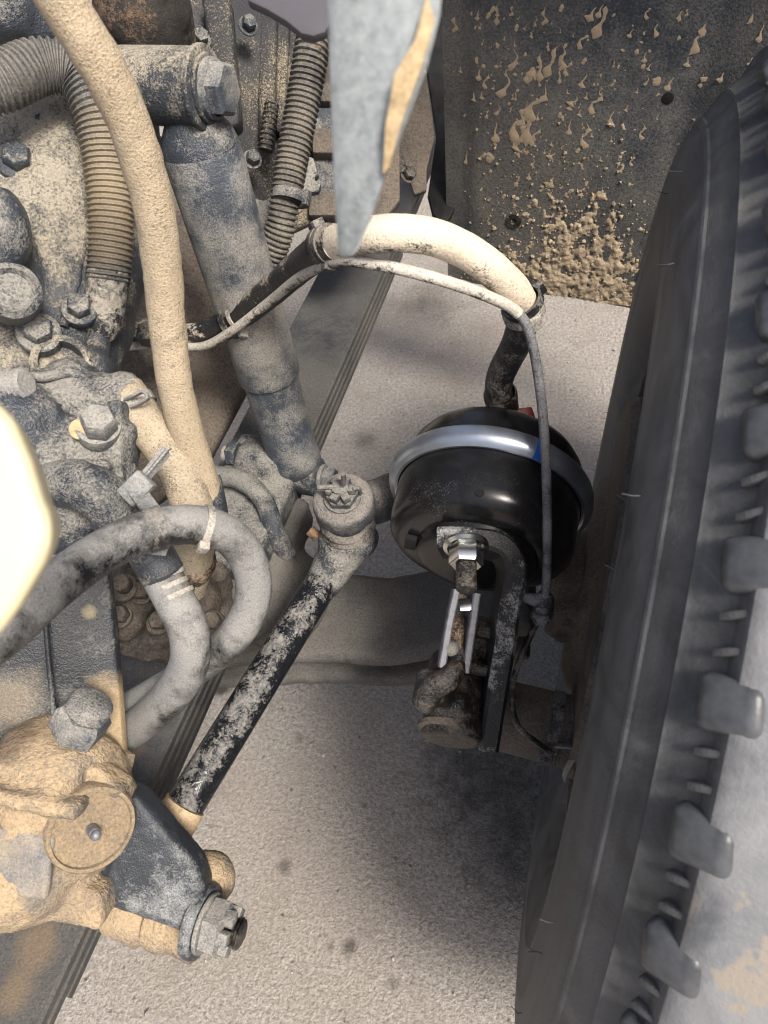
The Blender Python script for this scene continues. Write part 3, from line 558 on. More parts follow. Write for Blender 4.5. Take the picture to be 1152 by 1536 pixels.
M['palewire'] = dusty('pale_dusted_wire', (0.02, 0.02, 0.02), (0.52, 0.48, 0.42), 0.72, 0.15, 40, 400, 0.4, 0.5, 0.5)

# ================================================================ STEERING GEAR (left)
sg = thing('steering_gearbox', 'large pale dusty cast steering gearbox on the left side', 'steering gearbox')
g = G(); a0, a1 = P(120, 150, .72), P(40, 640, .66); D = (a1-a0).normalized(); L = (a1-a0).length
lathe(g, a0, D, [(-0.02, 0), (-0.02, 0.05), (0.0, 0.072), (0.03, 0.082), (L*0.5, 0.084), (L*0.8, 0.074), (L, 0.06), (L, 0)], 40)
ball(g, P(10, 300, .66), 0.05); ball(g, P(0, 420, .60), 0.035, (CR*0.9, CU*1.5, CF)); 
part('cylinder_housing', g, M['cast_pale'], sg, remesh=0.005, rough=0.003, rscale=28)
g = G(); va = P(165, 640, .585); vb = P(172, 790, .59); cyl(g, va, vb-va, 0.0205, (vb-va).length, 32, 0.15); cyl(g, va-(vb-va)*0.02, vb-va, 0.0235, 0.012, 32, 0.2)
va = P(40, 600, .60); vb = P(200, 610, .605); cyl(g, va, vb-va, 0.026, (vb-va).length, 32, 0.3); va = P(60, 660, .60); vb = P(190, 690, .60); cyl(g, va, vb-va, 0.034, (vb-va).length, 32, 0.15)
ball(g, P(90, 690, .60), 0.045); ball(g, P(110, 582, .61), 0.026); ball(g, P(95, 770, .59), 0.034); ball(g, P(30, 640, .58), 0.038); ball(g, P(185, 592, .60), 0.019)
va = P(70, 625, .575); cyl(g, va, -CF+CR*0.3, 0.012, 0.016, 20); va = P(100, 655, .575); cyl(g, va, -CF+CR*0.2+CU*0.2, 0.015, 0.010, 20); va = P(60, 740, .57); cyl(g, va, -CF+CR*0.4, 0.017, 0.02, 24)
box(g, P(120, 700, .575), (CR*0.03, CU*0.004, CF*0.02), 0.002); box(g, P(185, 690, .585), (CR*0.006, CU*0.045, CF*0.02), 0.002)
part('valve_body', g, M['arm2'] if 'arm2' in M else M['cast'], sg, remesh=0.0026, rough=0.0013, rscale=70, sm=2)
g = G(); q = -CF+CU*0.5+CR*0.25; cyl(g, P(150, 650, .572), q, 0.017, 0.012, 28); hexp(g, P(150, 642, .562), q, 0.0135, 0.016, CR); part('hex_plug', g, M['shock'], sg)
g = G(); cyl(g, P(122, 645, .562), -CF, 0.008, 0.006, 20, 0.3); part('plug_cap', g, M['tanpatch'], sg)
g = G(); tube(g, path([(85, 725, .565), (120, 728, .55), (155, 745, .55), (178, 775, .56), (190, 800, .58)]), [0.018, 0.021], 22, lump=0.0012, step=0.004); part('elbow', g, M['cast'], sg)
g = G(); thread(g, P(8, 580, .56), CR+CU*0.1-CF*0.3, 0.012, 0.020, 0.004, 22); part('threaded_stud', g, M['boltgrey'], sg)
g = G(); lathe(g, P(18, 438, .555), -CF+CR*0.5, [(-0.02, 0.021), (0.004, 0.021), (0.008, 0.016), (0.004, 0.013), (0.004, 0.0)], 30); ball(g, P(2, 350, .57), 0.022, (CR, CU*1.6, CF)); part('plug_boss', g, M['cast'], sg, rough=0.0008)

for (x, y, d_, r_) in ((28, 250, .625, 0.012), (72, 205, .645, 0.011), (60, 505, .600, 0.012), (120, 470, .625, 0.010)):
    g = G(); cyl(g, P(x, y, d_), -CF+CR*0.35+CU*0.2, r_*1.5, 0.010, 26, 0.3); hexp(g, P(x, y, d_)+(-CF+CR*0.35+CU*0.2).normalized()*0.009, -CF+CR*0.35+CU*0.2, r_, 0.011, CU); part('bolt_head', g, M['cast'], sg, rough=0.0006)
for pth in ([(10, 235, .625), (60, 190, .64), (110, 168, .655), (160, 165, .67)], [(120, 205, .645), (128, 300, .635), (118, 400, .625), (95, 490, .615)]):
    g = G(); tube(g, path(pth), [0.005, 0.004], 10, lump=0.0008, step=0.003); part('casting_rib', g, M['cast_pale'], sg)
g = G(); lathe(g, P(92, 548, .60), -CF+CR*0.5+CU*0.1, [(-0.02, 0.024), (0.006, 0.024), (0.008, 0.021), (0.007, 0.018), (-0.006, 0.017), (-0.006, 0.0)], 34); part('port_boss', g, M['cast_pale'], sg, rough=0.0008)
g = G(); hexp(g, P(215, 500, .80), CR*0.9+CU*-.2-CF*0.3, 0.014, 0.02, CU); part('line_nut', g, M['blackhose'], sg)
g = G(); tube(g, path([(20, 560, .58), (60, 566, .575), (105, 560, .585), (140, 575, .59)]), 0.0042, 12); part('return_pipe', g, M['cast'], sg)

# muddy sector shaft end
sm_ = thing('sector_shaft_housing', 'tan mud-caked housing with round cap in the lower left corner', 'gear housing')
CD = (-CF*0.80+CR*0.58-CU*0.05).normalized(); cc = P(143, 1252, .545)
g = G(); ctr = P(118, 1246, .553); lathe(g, ctr-CD*0.10, CD, [(0, 0), (0, 0.052), (0.05, 0.054), (0.070, 0.0535), (0.082, 0.050), (0.090, 0.044), (0.093, 0.040), (0.093, 0)], 48)
cyl(g, P(30, 1150, .60), CR*0.9-CU*0.25-CF*0.3, 0.048, 0.075, 40, 0.25); box(g, P(95, 1150, .60), (CR*0.045-CU*0.018, CU*0.022+CR*0.01, CF*0.03), 0.008); ball(g, P(20, 1300, .58), 0.05, (CR*1.2, CU*.9, CF)); box(g, P(80, 1322, .592), (CR*0.050-CU*0.010, CU*0.016, CF*0.03), 0.006)
ball(g, P(-20, 1240, .6), .07); box(g, P(60, 1192, .55), (CR*0.035-CU*0.006, CU*0.006, CF*0.02), 0.002)
part('housing', g, M['mud'], sm_, remesh=0.0032, rough=0.0018, rscale=60, sm=3)
g = G(); lathe(g, cc-CD*0.02, CD, [(0, 0.0335), (0.009, 0.0335), (0.0112, 0.032), (0.0112, 0.0295), (0.0085, 0.0288), (0.0082, 0.016), (0.0092, 0.012), (0.0092, 0.0)], 44, ref=CU); part('round_cap', g, M['mud2'], sm_, rough=0.0007)
g = G(); cyl(g, cc-CD*0.013, CD, 0.0045, 0.013, 16, 0.3); ball(g, cc+CD*0.001, 0.004); part('grease_nipple', g, M['steel'], sm_)
g = G(); box(g, P(26, 1268, .566), (CR*0.030-CU*0.004, CU*0.025+CR*0.003, CF*0.030-CR*0.01), 0.004, 2); part('clamp_ear', g, M['cast_wet'], sm_, remesh=0.0022, rough=0.0012, rscale=90, sm=2)
bq = (CU*0.70+CR*0.50-CF*0.28).normalized(); b0 = P(112, 1098, .570)
g = G(); hexp(g, b0, bq, 0.0215, 0.022, CF); part('bolt_head', g, M['shock'], sm_)
g = G(); thread(g, b0+bq*0.022, bq, 0.0165, 0.013, 0.004, 26); part('bolt_thread', g, M['shock'], sm_)
g = G(); prism(g, [P(x, y, .56) for x, y in ((60, 1150), (110, 1128), (160, 1165), (188, 1192), (172, 1205), (110, 1180))], CF*0.03, 0.005); part('rim', g, M['mud'], sm_, remesh=0.003, rough=0.0015)

pa = thing('pitman_arm', 'worn blue-black tapered pitman arm reaching from the muddy housing', 'steering arm')
g = G(); prism(g, [P(x, y, dd) for x, y, dd in ((172, 1185, .585), (205, 1195, .585), (255, 1255, .59), (296, 1302, .595), (308, 1335, .60), (303, 1420, .60), (280, 1405, .60), (240, 1390, .60), (170, 1366, .595), (140, 1345, .59), (150, 1300, .575), (165, 1250, .575))], CF*0.032, 0.0055, 3); part('arm', g, M['arm'], pa, remesh=0.0022, rough=0.0006, rscale=80, sm=3)
g = G(); cyl(g, P(292, 1378, .615), SX, 0.030, 0.012, 32, 0.3); part('arm_eye', g, M['arm'], pa)
nb = P(308, 1384, .605)
g = G(); cyl(g, nb, SX, 0.024, 0.004, 30, 0.3); hexp(g, nb+SX*0.004, SX, 0.0225, 0.016, ZX, 0.1); part('castle_nut', g, M['shock'], pa)
g = G()
for k in range(6):
    an = k*math.pi/3+0.5; x, y, a = frame(SX, ZX); c = nb+SX*0.0225+(x*math.cos(an)+y*math.sin(an))*0.0145; t = (y*math.cos(an)-x*math.sin(an)); r_ = (x*math.cos(an)+y*math.sin(an)); box(g, c, (SX*0.005, t*0.0055, r_*0.004), 0.001)
part('nut_crown', g, M['shock'], pa)
g = G(); thread(g, nb+SX*0.018, SX, 0.0118, 0.018, 0.0026, 24); part('stud_thread', g, M['oily'], pa)

dl = thing('drag_link', 'black steering drag link rod with flaking pale dust running diagonally', 'drag link')
r0, r1 = P(494, 856, .80), P(262, 1232, .665); Dr = (r1-r0).normalized(); Lr = (r1-r0).length
g = G(); ps = [r0+(r1-r0)*(i/60) for i in range(61)]; tube(g, ps, 0.0182, 28); part('rod', g, M['link'], dl)
g = G(); tube(g, [P(524, 812, .80), P(510, 832, .80), P(494, 858, .80), P(478, 884, .792)], [0.027, 0.0195], 24, step=0.004); ball(g, P(522, 808, .80), 0.034, (CR, CU*0.8, CF)); part('upper_socket', g, M['cast'], dl, remesh=0.003, rough=0.001)
g = G(); tube(g, [P(278, 1206, .668), P(262, 1232, .664), P(250, 1252, .66), P(232, 1282, .655), P(215, 1310, .65)], [0.0195, 0.023], 24, step=0.004, lump=0.0008); part('lower_neck', g, M['mudlump2'], dl)
lb = P(250, 1372, .665)
g = G(); lathe(g, lb-SX*0.055, SX, [(0, 0), (0, 0.022), (0.006, 0.030), (0.035, 0.033), (0.045, 0.027), (0.048, 0.031), (0.062, 0.032), (0.068, 0.027), (0.09, 0.030), (0.095, 0.022), (0.095, 0)], 36); ball(g, P(312, 1318, .65), 0.024); part('lower_socket', g, M['mud'], dl, rough=0.0012)
g = G(); lathe(g, P(521, 783, .775), V((0.03, -0.05, 1)), [(-0.012, 0.026), (-0.006, 0.030), (-0.002, 0.026), (0.003, 0.029), (0.009, 0.024)], 36); part('dust_boot', g, M['blackhose'], dl)
g = G(); cyl(g, P(477, 806, .795), CU*0.5-CR*0.6, 0.006, 0.012, 16); part('grease_nipple', g, M['rust'], dl)

st = thing('steering_knuckle', 'dusty grey steering knuckle arm with castle nut left of the brake chamber', 'steering arm')
e0 = P(514, 748, .757); up = V((0.02, -0.12, 1)).normalized()
g = G(); cyl(g, e0-up*0.040, up, 0.0325, 0.042, 44, 0.12); pts = [P(520, 752, .78), P(560, 748, .79), P(600, 735, .82), P(650, 735, .86), P(720, 760, .90), P(800, 800, .92)]
tube(g, spline(pts, 6), 0.021, 18); tube(g, [p-ZX*0.012 for p in spline(pts, 6)], 0.021, 18); part('arm_forging', g, M['axlegrey'], st, remesh=0.003, rough=0.0011, rscale=50)
g = G(); cyl(g, e0+up*0.001, up, 0.0195, 0.004, 28, 0.3); hexp(g, e0+up*0.003, up, 0.0175, 0.011, CR, 0.1)
for k in range(6):
    an = k*math.pi/3; x, y, a = frame(up, CR); rr_ = x*math.cos(an)+y*math.sin(an); t = y*math.cos(an)-x*math.sin(an); box(g, e0+up*0.017+rr_*0.0115, (up*0.005, t*0.0042, rr_*0.0036), 0.001)
part('castle_nut', g, M['cast_dark'], st, rough=0.0006)
g = G(); thread(g, e0+up*0.012, up, 0.0085, 0.014, 0.002); part('stud_thread', g, M['cast_dark'], st)
g = G(); c = e0+up*0.019; tube(g, spline([c-CR*0.022+up*0.004, c-CR*0.008+up*0.005, c+CR*0.002+up*0.006, c+CR*0.006+up*0.018, c+CR*0.007+up*0.03], 5), 0.0026, 8); tube(g, spline([c+CR*0.013-CF*0.006, c+CR*0.019+up*0.002, c+CR*0.02-up*0.008], 4), 0.002, 8); part('cotter_pin', g, M['cast_dark'], st)

# ================================================================ BRAKE CHAMBER
bc = thing('brake_chamber', 'shiny black round brake chamber with bright metal clamp band', 'brake chamber')
BA = (V((-0.06, -0.993, -0.075))-CR*0.075).normalized(); c0 = P(733, 742, .72); q = CR-BA*CR.dot(BA)
RB = 0.0985
g = G(); lathe(g, c0, BA, [(-0.058, 0), (-0.058, 0.052), (-0.056, 0.062), (-0.052, 0.071), (-0.044, 0.080), (-0.033, 0.086), (-0.020, 0.0885), (-0.008, 0.0885), (-0.005, 0.094), (-0.001, 0.0955)], 96, q); part('pressure_dome', g, M['chamber'], bc)
g = G(); lathe(g, c0, BA, [(0.001, 0.0955), (0.005, 0.094), (0.009, 0.0885), (0.048, 0.0875), (0.056, 0.086), (0.062, 0.081), (0.066, 0.073), (0.068, 0.064), (0.0685, 0.058), (0.076, 0.056), (0.079, 0.052), (0.080, 0.045), (0.080, 0)], 96, q); part('lower_shell', g, M['chamber'], bc)
g = G(); bp = [(-0.0125, 0.0895), (-0.0135, 0.0925), (-0.0115, 0.0955), (-0.0085, 0.0985), (-0.004, 0.0998), (0.004, 0.0998), (0.0085, 0.0985), (0.0115, 0.0955), (0.0135, 0.0925), (0.0125, 0.0895), (0.010, 0.091), (0.0085, 0.0945), (-0.0085, 0.0945), (-0.010, 0.091), (-0.0125, 0.0895)]
bp = [(t*0.86, r) for t, r in bp]; lathe(g, c0, BA, bp, 120, q); cb = part('clamp_band', g, M['zinc'], bc)
# blue paint mark across the band
def on_axis(x, y, d0):      # angle on the chamber of a picture point
    w = P(x, y, d0)-c0; X, Y, a = frame(BA, q); return math.atan2(w.dot(Y), w.dot(X))
def hit(x, y, r):
    v = ray(x, y); w = CC-c0; v_ = v-BA*v.dot(BA); w_ = w-BA*w.dot(BA); A_ = v_.dot(v_); B_ = 2*v_.dot(w_); C_ = w_.dot(w_)-r*r; t = (-B_-math.sqrt(max(0, B_*B_-4*A_*C_)))/(2*A_); p = w+v*t
    X, Y, a = frame(BA, q); return math.atan2(p.dot(Y), p.dot(X)), p.dot(BA)
am = hit(806, 706, 0.0998)[0]
g = G(); lathe(g, c0, BA, [(t, r+0.0003) for t, r in bp[1:9]], 8, q, 0.085, am-0.045); part('paint_mark', g, M['blue'], cb)
X, Y, _ = frame(BA, q)
def radial(a): return X*math.cos(a)+Y*math.sin(a)
ah, th_ = hit(720, 739, 0.088); rd = radial(ah)
g = G(); cyl(g, c0+BA*th_+rd*0.0875, rd, 0.0036, 0.0012, 20); part('vent_hole', g, M['void'], bc)
ab = on_axis(612, 812, .69); rd = radial(ab)
g = G(); box(g, c0+BA*0.0715+rd*0.0625, (rd.cross(BA)*0.010, rd*0.0055, BA*0.003), 0.001); part('drain_slot', g, M['void'], bc)
g = G(); hh = P(757, 626, .80); cyl(g, P(757, 640, .80), (P(755, 600, .775)-P(757, 640, .80)), 0.014, 0.03, 24); part('air_port', g, M['blackhose'], bc)
g = G(); box(g, P(789, 622, .735), ((CR*0.95+CU*0.1)*0.008, (CU*0.9-CR*0.3)*0.0075, CF*0.003), 0.001); part('red_tab', g, M['red'], bc)

br = thing('chamber_bracket', 'scuffed thick black steel bracket bent over the front of the brake chamber', 'bracket')
g = G()
bpth = [(663, 806, .640), (700, 806, .636), (735, 809, .633), (757, 818, .632), (769, 838, .633), (771, 865, .637), (765, 905, .645), (757, 965, .658), (746, 1035, .672), (735, 1106, .686)]
pts = path(bpth, 6); wd = (CF*0.96-CU*0.28); strap(g, [p+wd*0.022 for p in pts], wd, 0.050, 0.0190, 0.0032); part('strap_plate', g, M['bracket'], br, rough=0.0005, rscale=120)
nz = (c0+BA*0.080)
na = P(697, 824, .650); ND = (-CU*0.80-CR*0.06-CF*0.60).normalized()
na = P(699, 818, .622)
g = G(); lathe(g, na, ND, [(0, 0), (0, 0.0195), (0.002, 0.0195), (0.004, 0.016)], 36); part('flange_washer', g, M['chrome'], br)
g = G(); hexp(g, na+ND*0.002, ND, 0.0145, 0.019, CR, 0.12); part('flange_nut', g, M['chrome'], br)
g = G(); thread(g, na+ND*0.020, ND, 0.0088, 0.026, 0.0030, 24); part('stud_thread', g, M['oily'], br)

sa = thing('slack_adjuster', 'greasy slack adjuster with clevis arms below the chamber bracket', 'slack adjuster')
g = G()
c1 = P(690, 1040, .72)
cyl(g, P(690, 985, .735), (P(680, 1085, .70)-P(690, 985, .735)), 0.030, 0.085, 32, 0.2); cyl(g, P(655, 1010, .70), (P(650, 1050, .685)-P(655, 1010, .70)), 0.019, 0.034, 28, 0.25); ball(g, P(675, 1060, .70), 0.026); box(g, P(700, 985, .735), (CR*0.024, CU*0.04, CF*0.02), 0.006)
part('adjuster_body', g, M['oily'], sa, remesh=0.0026, rough=0.0012, rscale=70, sm=3)
ed = P(668, 1098, .69); dn = (-CU*0.84-CF*0.52-CR*0.15).normalized()
g = G(); lathe(g, ed-dn*0.006, dn, [(0, 0.0265), (0.004, 0.0265), (0.006, 0.024), (0.005, 0.019), (0.003, 0.017), (0.005, 0.012), (0.004, 0.008), (0.007, 0.006), (0.007, 0)], 36, CR); part('end_cap', g, M['cast_brown'], sa, rough=0.0008)
g = G(); tube(g, path([(636, 1052, .678), (650, 1032, .665), (672, 1018, .66), (685, 995, .668), (683, 965, .68)]), [0.0125, 0.010], 20, lump=0.0008, step=0.003); part('control_arm', g, M['oily'], sa)
g = G(); tube(g, path([(686, 985, .672), (682, 960, .676), (685, 925, .685), (692, 893, .69)]), [0.009, 0.008], 16, lump=0.0012, step=0.003); part('yoke_rod', g, M['rustgrease'], sa)
for pp in ([(684, 884, .675), (673, 935, .672), (662, 1000, .668)], [(714, 890, .675), (707, 940, .672), (697, 1008, .668)]):
    g = G(); strap(g, path(pp, 5), CF, 0.018, 0.0068, 0.0012); part('clevis_arm', g, M['steel'], sa)
g = G(); hexp(g, P(695, 905, .68), -CU*0.8-CF*0.6+CR*0.1, 0.011, 0.012, CR); part('jam_nut', g, M['chrome'], sa)
g = G(); cyl(g, P(700, 1000, .69), SX, 0.006, 0.020, 16); cyl(g, P(712, 945, .70), SX, 0.007, 0.018, 16); part('clevis_pin', g, M['oily'], sa)
g = G(); ball(g, P(677, 973, .666), 0.0075, (CR, CU, CF), 14); part('pin_head', g, M['boltgrey'], sa, rough=0.0006)
g = G(); tube(g, [P(636, 1052, .676), P(634, 1046, .672), P(642, 1040, .668)], 0.0085, 14); part('boss', g, M['oily'], sa)

ct = thing('camshaft_tube', 'brown dusty camshaft tube running from the bracket into the wheel', 'axle tube')
g = G(); lathe(g, P(742, 1070, .80), AX, [(0, 0), (0, 0.036), (0.004, 0.038), (0.14, 0.038), (0.14, 0)], 44); part('tube', g, M['cast_brown'], ct, rough=0.0009)
g = G(); lathe(g, P(742, 1070, .80)+AX*0.058, AX, [(0, 0.0385), (0, 0.0398), (0.012, 0.0398), (0.012, 0.0385)], 44); part('band', g, M['tie'], ct)
g = G(); box(g, P(818, 1130, .74), (CR*0.007, CU*0.008, CF*0.004), 0.0015); part('tie_head', g, M['tie'], ct)
cp = thing('spring_clip', 'small bright metal clip beside the tyre below the camshaft tube', 'clip')
g = G(); strap(g, path([(835, 1118, .74), (855, 1120, .735), (866, 1126, .735), (858, 1140, .74), (850, 1155, .745), (846, 1168, .748)], 5), CF, 0.012, 0.0022, 0.0005); part('clip_strip', g, M['boltgrey'], cp)

# ================================================================ HOSES AND WIRES
def hose(name, label, pts, r, mat, corr=None, lump=0.0, n=22, cat='hose', group=None, sub=12):
    g = G(); tube(g, path(pts, sub), r, n, corr, lump, None if corr else 0.004); t = thing(name, label, cat, group or {'wiring_loom': 'ribbed wiring looms', 'coolant_hose': 'tan dust-caked hoses', 'power_steering_hose': 'grey rubber hoses'}.get(name)); part('hose_wall' if not corr else 'corrugated_sleeve', g, mat, t); return t
def tie(parent, pts, r, mat, w=0.005, head=None, th=0.0012, nm='zip_tie'):
    a, b = P(*pts[0]), P(*pts[1]); d = (b-a).normalized(); c = (a+b)/2; g = G()
    lathe(g, c-d*w/2, d, [(0, r-0.001), (0, r+th), (w, r+th), (w, r-0.001)], 32)
    if head:
        hd = (CR*head[0]+CU*head[1]-CF*head[2]); hd = (hd-d*hd.dot(d)).normalized(); box(g, c+hd*(r+0.002), (d*w*0.75, hd*0.0035, d.cross(hd)*0.005), 0.001)
    o = part(nm, g, mat, parent); return o
# two convoluted looms
t = hose('wiring_loom', 'ribbed corrugated loom bending from the left edge behind the dusty hose', [(-60, 138, .56), (0, 124, .57), (60, 100, .585), (115, 110, .595), (145, 165, .60), (160, 240, .61), (166, 330, .62), (163, 420, .63)], [0.0205, 0.0175], M['loomtan'], corr=(0.0046, 0.0022), n=28)
g = G(); lathe(g, P(164, 405, .63), P(152, 500, .64)-P(164, 405, .63), [(0, 0.018), (0.005, 0.0185), (0.02, 0.017), (0.045, 0.0165), (0.056, 0.012), (0.06, 0.010)], 30); part('end_sleeve', g, M['fitting'], t, rough=0.0012)
g = G(); tube(g, path([(150, 490, .64), (145, 525, .635), (140, 560, .62)]), [0.0105, 0.012], 18); ball(g, P(138, 552, .625), 0.018); part('end_fitting', g, M['cast_pale'], t, remesh=0.0025, rough=0.001)
t = hose('wiring_loom', 'ribbed corrugated loom hanging beside the frame rail at top centre', [(478, 40, .80), (468, 75, .80), (455, 150, .81), (440, 230, .82), (428, 300, .83), (418, 350, .845), (398, 405, .87), (380, 450, .89)], [0.0190, 0.0150], M['loom'], corr=(0.0058, 0.0026), n=28)
tie(t, ((437, 288, .826), (434, 304, .827)), 0.0195, M['cast'], 0.011, (0.9, -.2, .4), nm='hose_clamp')
g = G(); strap(g, path([(476, 52, .795), (470, 66, .792), (468, 80, .79)], 4), CR, 0.02, 0.012); part('red_wire_end', g, M['rust'], t)
g = G(); prism(g, [P(x, y, .83) for x, y in ((455, 232), (470, 236), (478, 262), (470, 268), (482, 275), (478, 286), (460, 290), (448, 300))], CF*0.012, 0.002); part('clip_ear', g, M['cast'], t)
# thick tan hose sweeping down
t = hose('coolant_hose', 'thick tan dust-caked hose sweeping from the top left down the middle', [(60, -60, .37), (92, 0, .385), (150, 95, .41), (195, 190, .44), (228, 300, .475), (243, 400, .51), (252, 500, .545), (265, 590, .575), (285, 665, .60), (306, 730, .625), (318, 790, .65)], [0.0128, 0.0138], M['dusthose'], lump=0.0008, n=30)
g = G(); tube(g, path([(304, 718, .63), (310, 742, .632), (316, 775, .645)]), 0.0155, 22, lump=0.0008, step=0.003); part('end_cuff', g, M['cast'], t)
t = hose('coolant_hose', 'short tan hose curving down right from the gearbox clamp', [(188, 588, .60), (215, 630, .595), (250, 675, .60), (276, 720, .61), (290, 775, .625), (290, 830, .65), (280, 880, .68)], [0.0165, 0.0185], M['dusthose2'], lump=0.0009, n=28)
tie(t, ((198, 605, .597), (204, 614, .597)), 0.0175, M['tiepale'], 0.008, nm='spring_clamp_band')
g = G()
strap(g, path([(190, 600, .58), (200, 594, .572), (214, 588, .568), (222, 596, .566), (212, 604, .57), (198, 610, .575)], 5), CF, 0.006, 0.0022, 0.0005); part('clamp_tab', g, M['boltgrey'], t)
# loops at lower left
lp = hose('power_steering_hose', 'grey rubber hose looping right and back under the white tie', [(-80, 1000, .33), (0, 948, .37), (80, 880, .42), (150, 830, .455), (220, 797, .48), (290, 787, .505), (345, 805, .53), (376, 850, .55), (378, 905, .565), (350, 955, .58), (305, 995, .615), (240, 1035, .65), (150, 1085, .70)], [0.0134, 0.0142], M['greyhose'], n=28)
tie(lp, ((303, 788, .51), (312, 790, .512)), 0.0139, M['tiepale'], 0.005, (-.1, -1, .6))
tie(lp, ((224, 796, .482), (240, 792, .485)), 0.0138, M['tie'], 0.011, nm='rubber_strap')
l2 = hose('power_steering_hose', 'grey rubber hose bending down from the fitting in front of the loop', [(215, 810, .55), (235, 850, .555), (262, 900, .555), (284, 950, .56), (282, 1000, .575), (250, 1050, .605), (200, 1094, .655), (150, 1130, .70)], [0.0150, 0.0160], M['greyhose'], n=28)
for i, (a, b, r) in enumerate(((252, 876, .0147), (260, 890, .0148), (247, 862, .0147))):
    g = G(); c = P(a, b, .555); d_ = P(270, 918, .555)-P(247, 868, .555); lathe(g, c, d_, [(0, 0.0135), (0, r+0.0006), (0.0035, r+0.0006), (0.0035, 0.0135)], 30); part('crimp_ring', g, M['tiepale'], l2)
g = G(); lathe(g, P(215, 810, .55), P(250, 872, .555)-P(215, 810, .55), [(-0.01, 0.012), (0.0, 0.0165), (0.03, 0.017), (0.033, 0.0145)], 30); part('cuff', g, M['cast_pale'], l2, rough=0.0008)
g = G(); tube(g, path([(180, 760, .57), (205, 800, .555), (228, 838, .555)]), 0.014, 20); part('stub', g, M['cast'], l2)
# releasable cable tie with long tail
ct2 = thing('cable_tie', 'wide grey cable tie with upright tail beside the hose junction', 'cable tie')
g = G(); strap(g, path([(250, 676, .53), (232, 698, .525), (212, 722, .52)], 5), CF+CR*0.4, 0.011, 0.003, 0.0006); part('tail', g, M['tieg'], ct2)
g = G()
for i in range(9):
    t_ = i/8; box(g, P(250-34*t_, 676+40*t_, .5285-.008*t_), ((CR*0.7+CU*0.5)*0.004, CF*0.0022, (CU-CR)*0.0006), 0.0002)
part('ratchet_teeth', g, M['tieg'], ct2)
g = G(); box(g, P(206, 733, .515), ((CR*0.7+CU*-.7)*0.0085, (CR*.7+CU*.7)*0.011, CF*0.006), 0.002); part('head', g, M['tieg'], ct2)
g = G(); strap(g, path([(206, 738, .512), (222, 758, .505), (238, 780, .495), (243, 805, .49), (235, 830, .50)], 6), CF*0.3+CR*0.9, 0.0125, 0.003, 0.0006); part('strap', g, M['tieg'], ct2)

# arching brake hose with sensor wire
bh = thing('brake_air_hose', 'pale dust-covered brake hose arching over to the black chamber', 'hose')
pts = [(196, 492, .84), (240, 503, .83), (300, 503, .81), (350, 480, .78), (400, 443, .73), (450, 400, .66), (495, 368, .58), (560, 352, .535), (630, 352, .53), (690, 372, .545), (745, 410, .565), (782, 455, .60), (778, 505, .64), (752, 560, .69), (748, 590, .71), (755, 622, .75)]
W = path(pts, 10); R_ = [0.0128]*len(W)
g = G(); i0, i1 = 62, 110; tube(g, W[:i0+1], 0.0142, 26, lump=0.0003, step=0.004); part('rear_length', g, M['blackdust'], bh)
g = G(); tube(g, W[i0:i1+1], 0.0132, 30, lump=0.0004, step=0.004); part('dusty_length', g, M['palehose'], bh)
g = G(); tube(g, W[i1:], 0.0132, 26, lump=0.0003, step=0.004); part('clean_length', g, M['blackhose'], bh)
g = G(); lathe(g, P(750, 588, .71), P(757, 630, .76)-P(750, 588, .71), [(0, 0.0145), (0.004, 0.0165), (0.012, 0.0165), (0.015, 0.0145), (0.02, 0.0160), (0.045, 0.0160), (0.05, 0.012)], 30); part('end_fitting', g, M['blackhose'], bh)
g = G(); cyl(g, P(184, 490, .845), P(240, 503, .83)-P(184, 490, .845), 0.0145, 0.022, 24); hexp(g, P(208, 495, .84), P(240, 503, .83)-P(184, 490, .845), 0.0165, 0.010); part('fitting', g, M['blackhose'], bh)
sw = thing('sensor_wire', 'thin grey sensor cable following the brake hose down past the chamber', 'cable')
wp = [(120, 530, .84), (175, 522, .83), (240, 516, .815), (300, 520, .795), (345, 498, .76), (400, 456, .71), (450, 416, .64), (500, 392, .575), (560, 396, .55), (640, 414, .545), (720, 440, .56), (775, 468, .58), (797, 510, .585), (812, 600, .60), (819, 700, .615), (821, 800, .63), (819, 880, .65), (812, 918, .66), (795, 955, .68), (774, 1005, .70), (767, 1050, .71), (778, 1090, .715), (803, 1112, .72), (825, 1128, .73)]
W2 = path(wp, 10); g = G(); j = 112; tube(g, W2[:j], 0.0046, 16, step=0.003); part('dusty_wire', g, M['palewire'], sw)
g = G(); tube(g, W2[j-1:172], 0.0041, 16, step=0.003); part('hanging_wire', g, M['wire'], sw)
g = G(); tube(g, W2[171:], 0.0030, 14, step=0.003); part('lower_wire', g, M['tie'], sw)
g = G(); c = P(817, 895, .655); lathe(g, c, P(810, 935, .668)-c, [(-0.004, 0.005), (0, 0.0085), (0.005, 0.0095), (0.007, 0.0085), (0.009, 0.010), (0.013, 0.010), (0.015, 0.009), (0.017, 0.0105), (0.021, 0.0105), (0.023, 0.008), (0.027, 0.0075), (0.028, 0.004)], 26); part('grommet', g, M['tieg2'], sw, rough=0.0007, rscale=150)
g = G(); tube(g, [P(775, 893, .655), P(805, 900, .655)], [0.0035, 0.006], 12, lump=0.001, step=0.003); part('grommet_stalk', g, M['wire'], sw)
tie(bh, ((478, 374, .60), (500, 362, .575)), 0.0150, M['tie'], 0.008, (-.3, .8, .5)); tie(bh, ((484, 372, .59), (506, 362, .57)), 0.0150, M['blackhose'], 0.005, (.3, -.8, .5))
tie(bh, ((340, 486, .785), (358, 476, .775)), 0.0185, M['tie'], 0.006, (-.2, -1, .6)); tie(bh, ((352, 480, .78), (372, 468, .765)), 0.0180, M['tiepale'], 0.004, (.4, -1, .4))
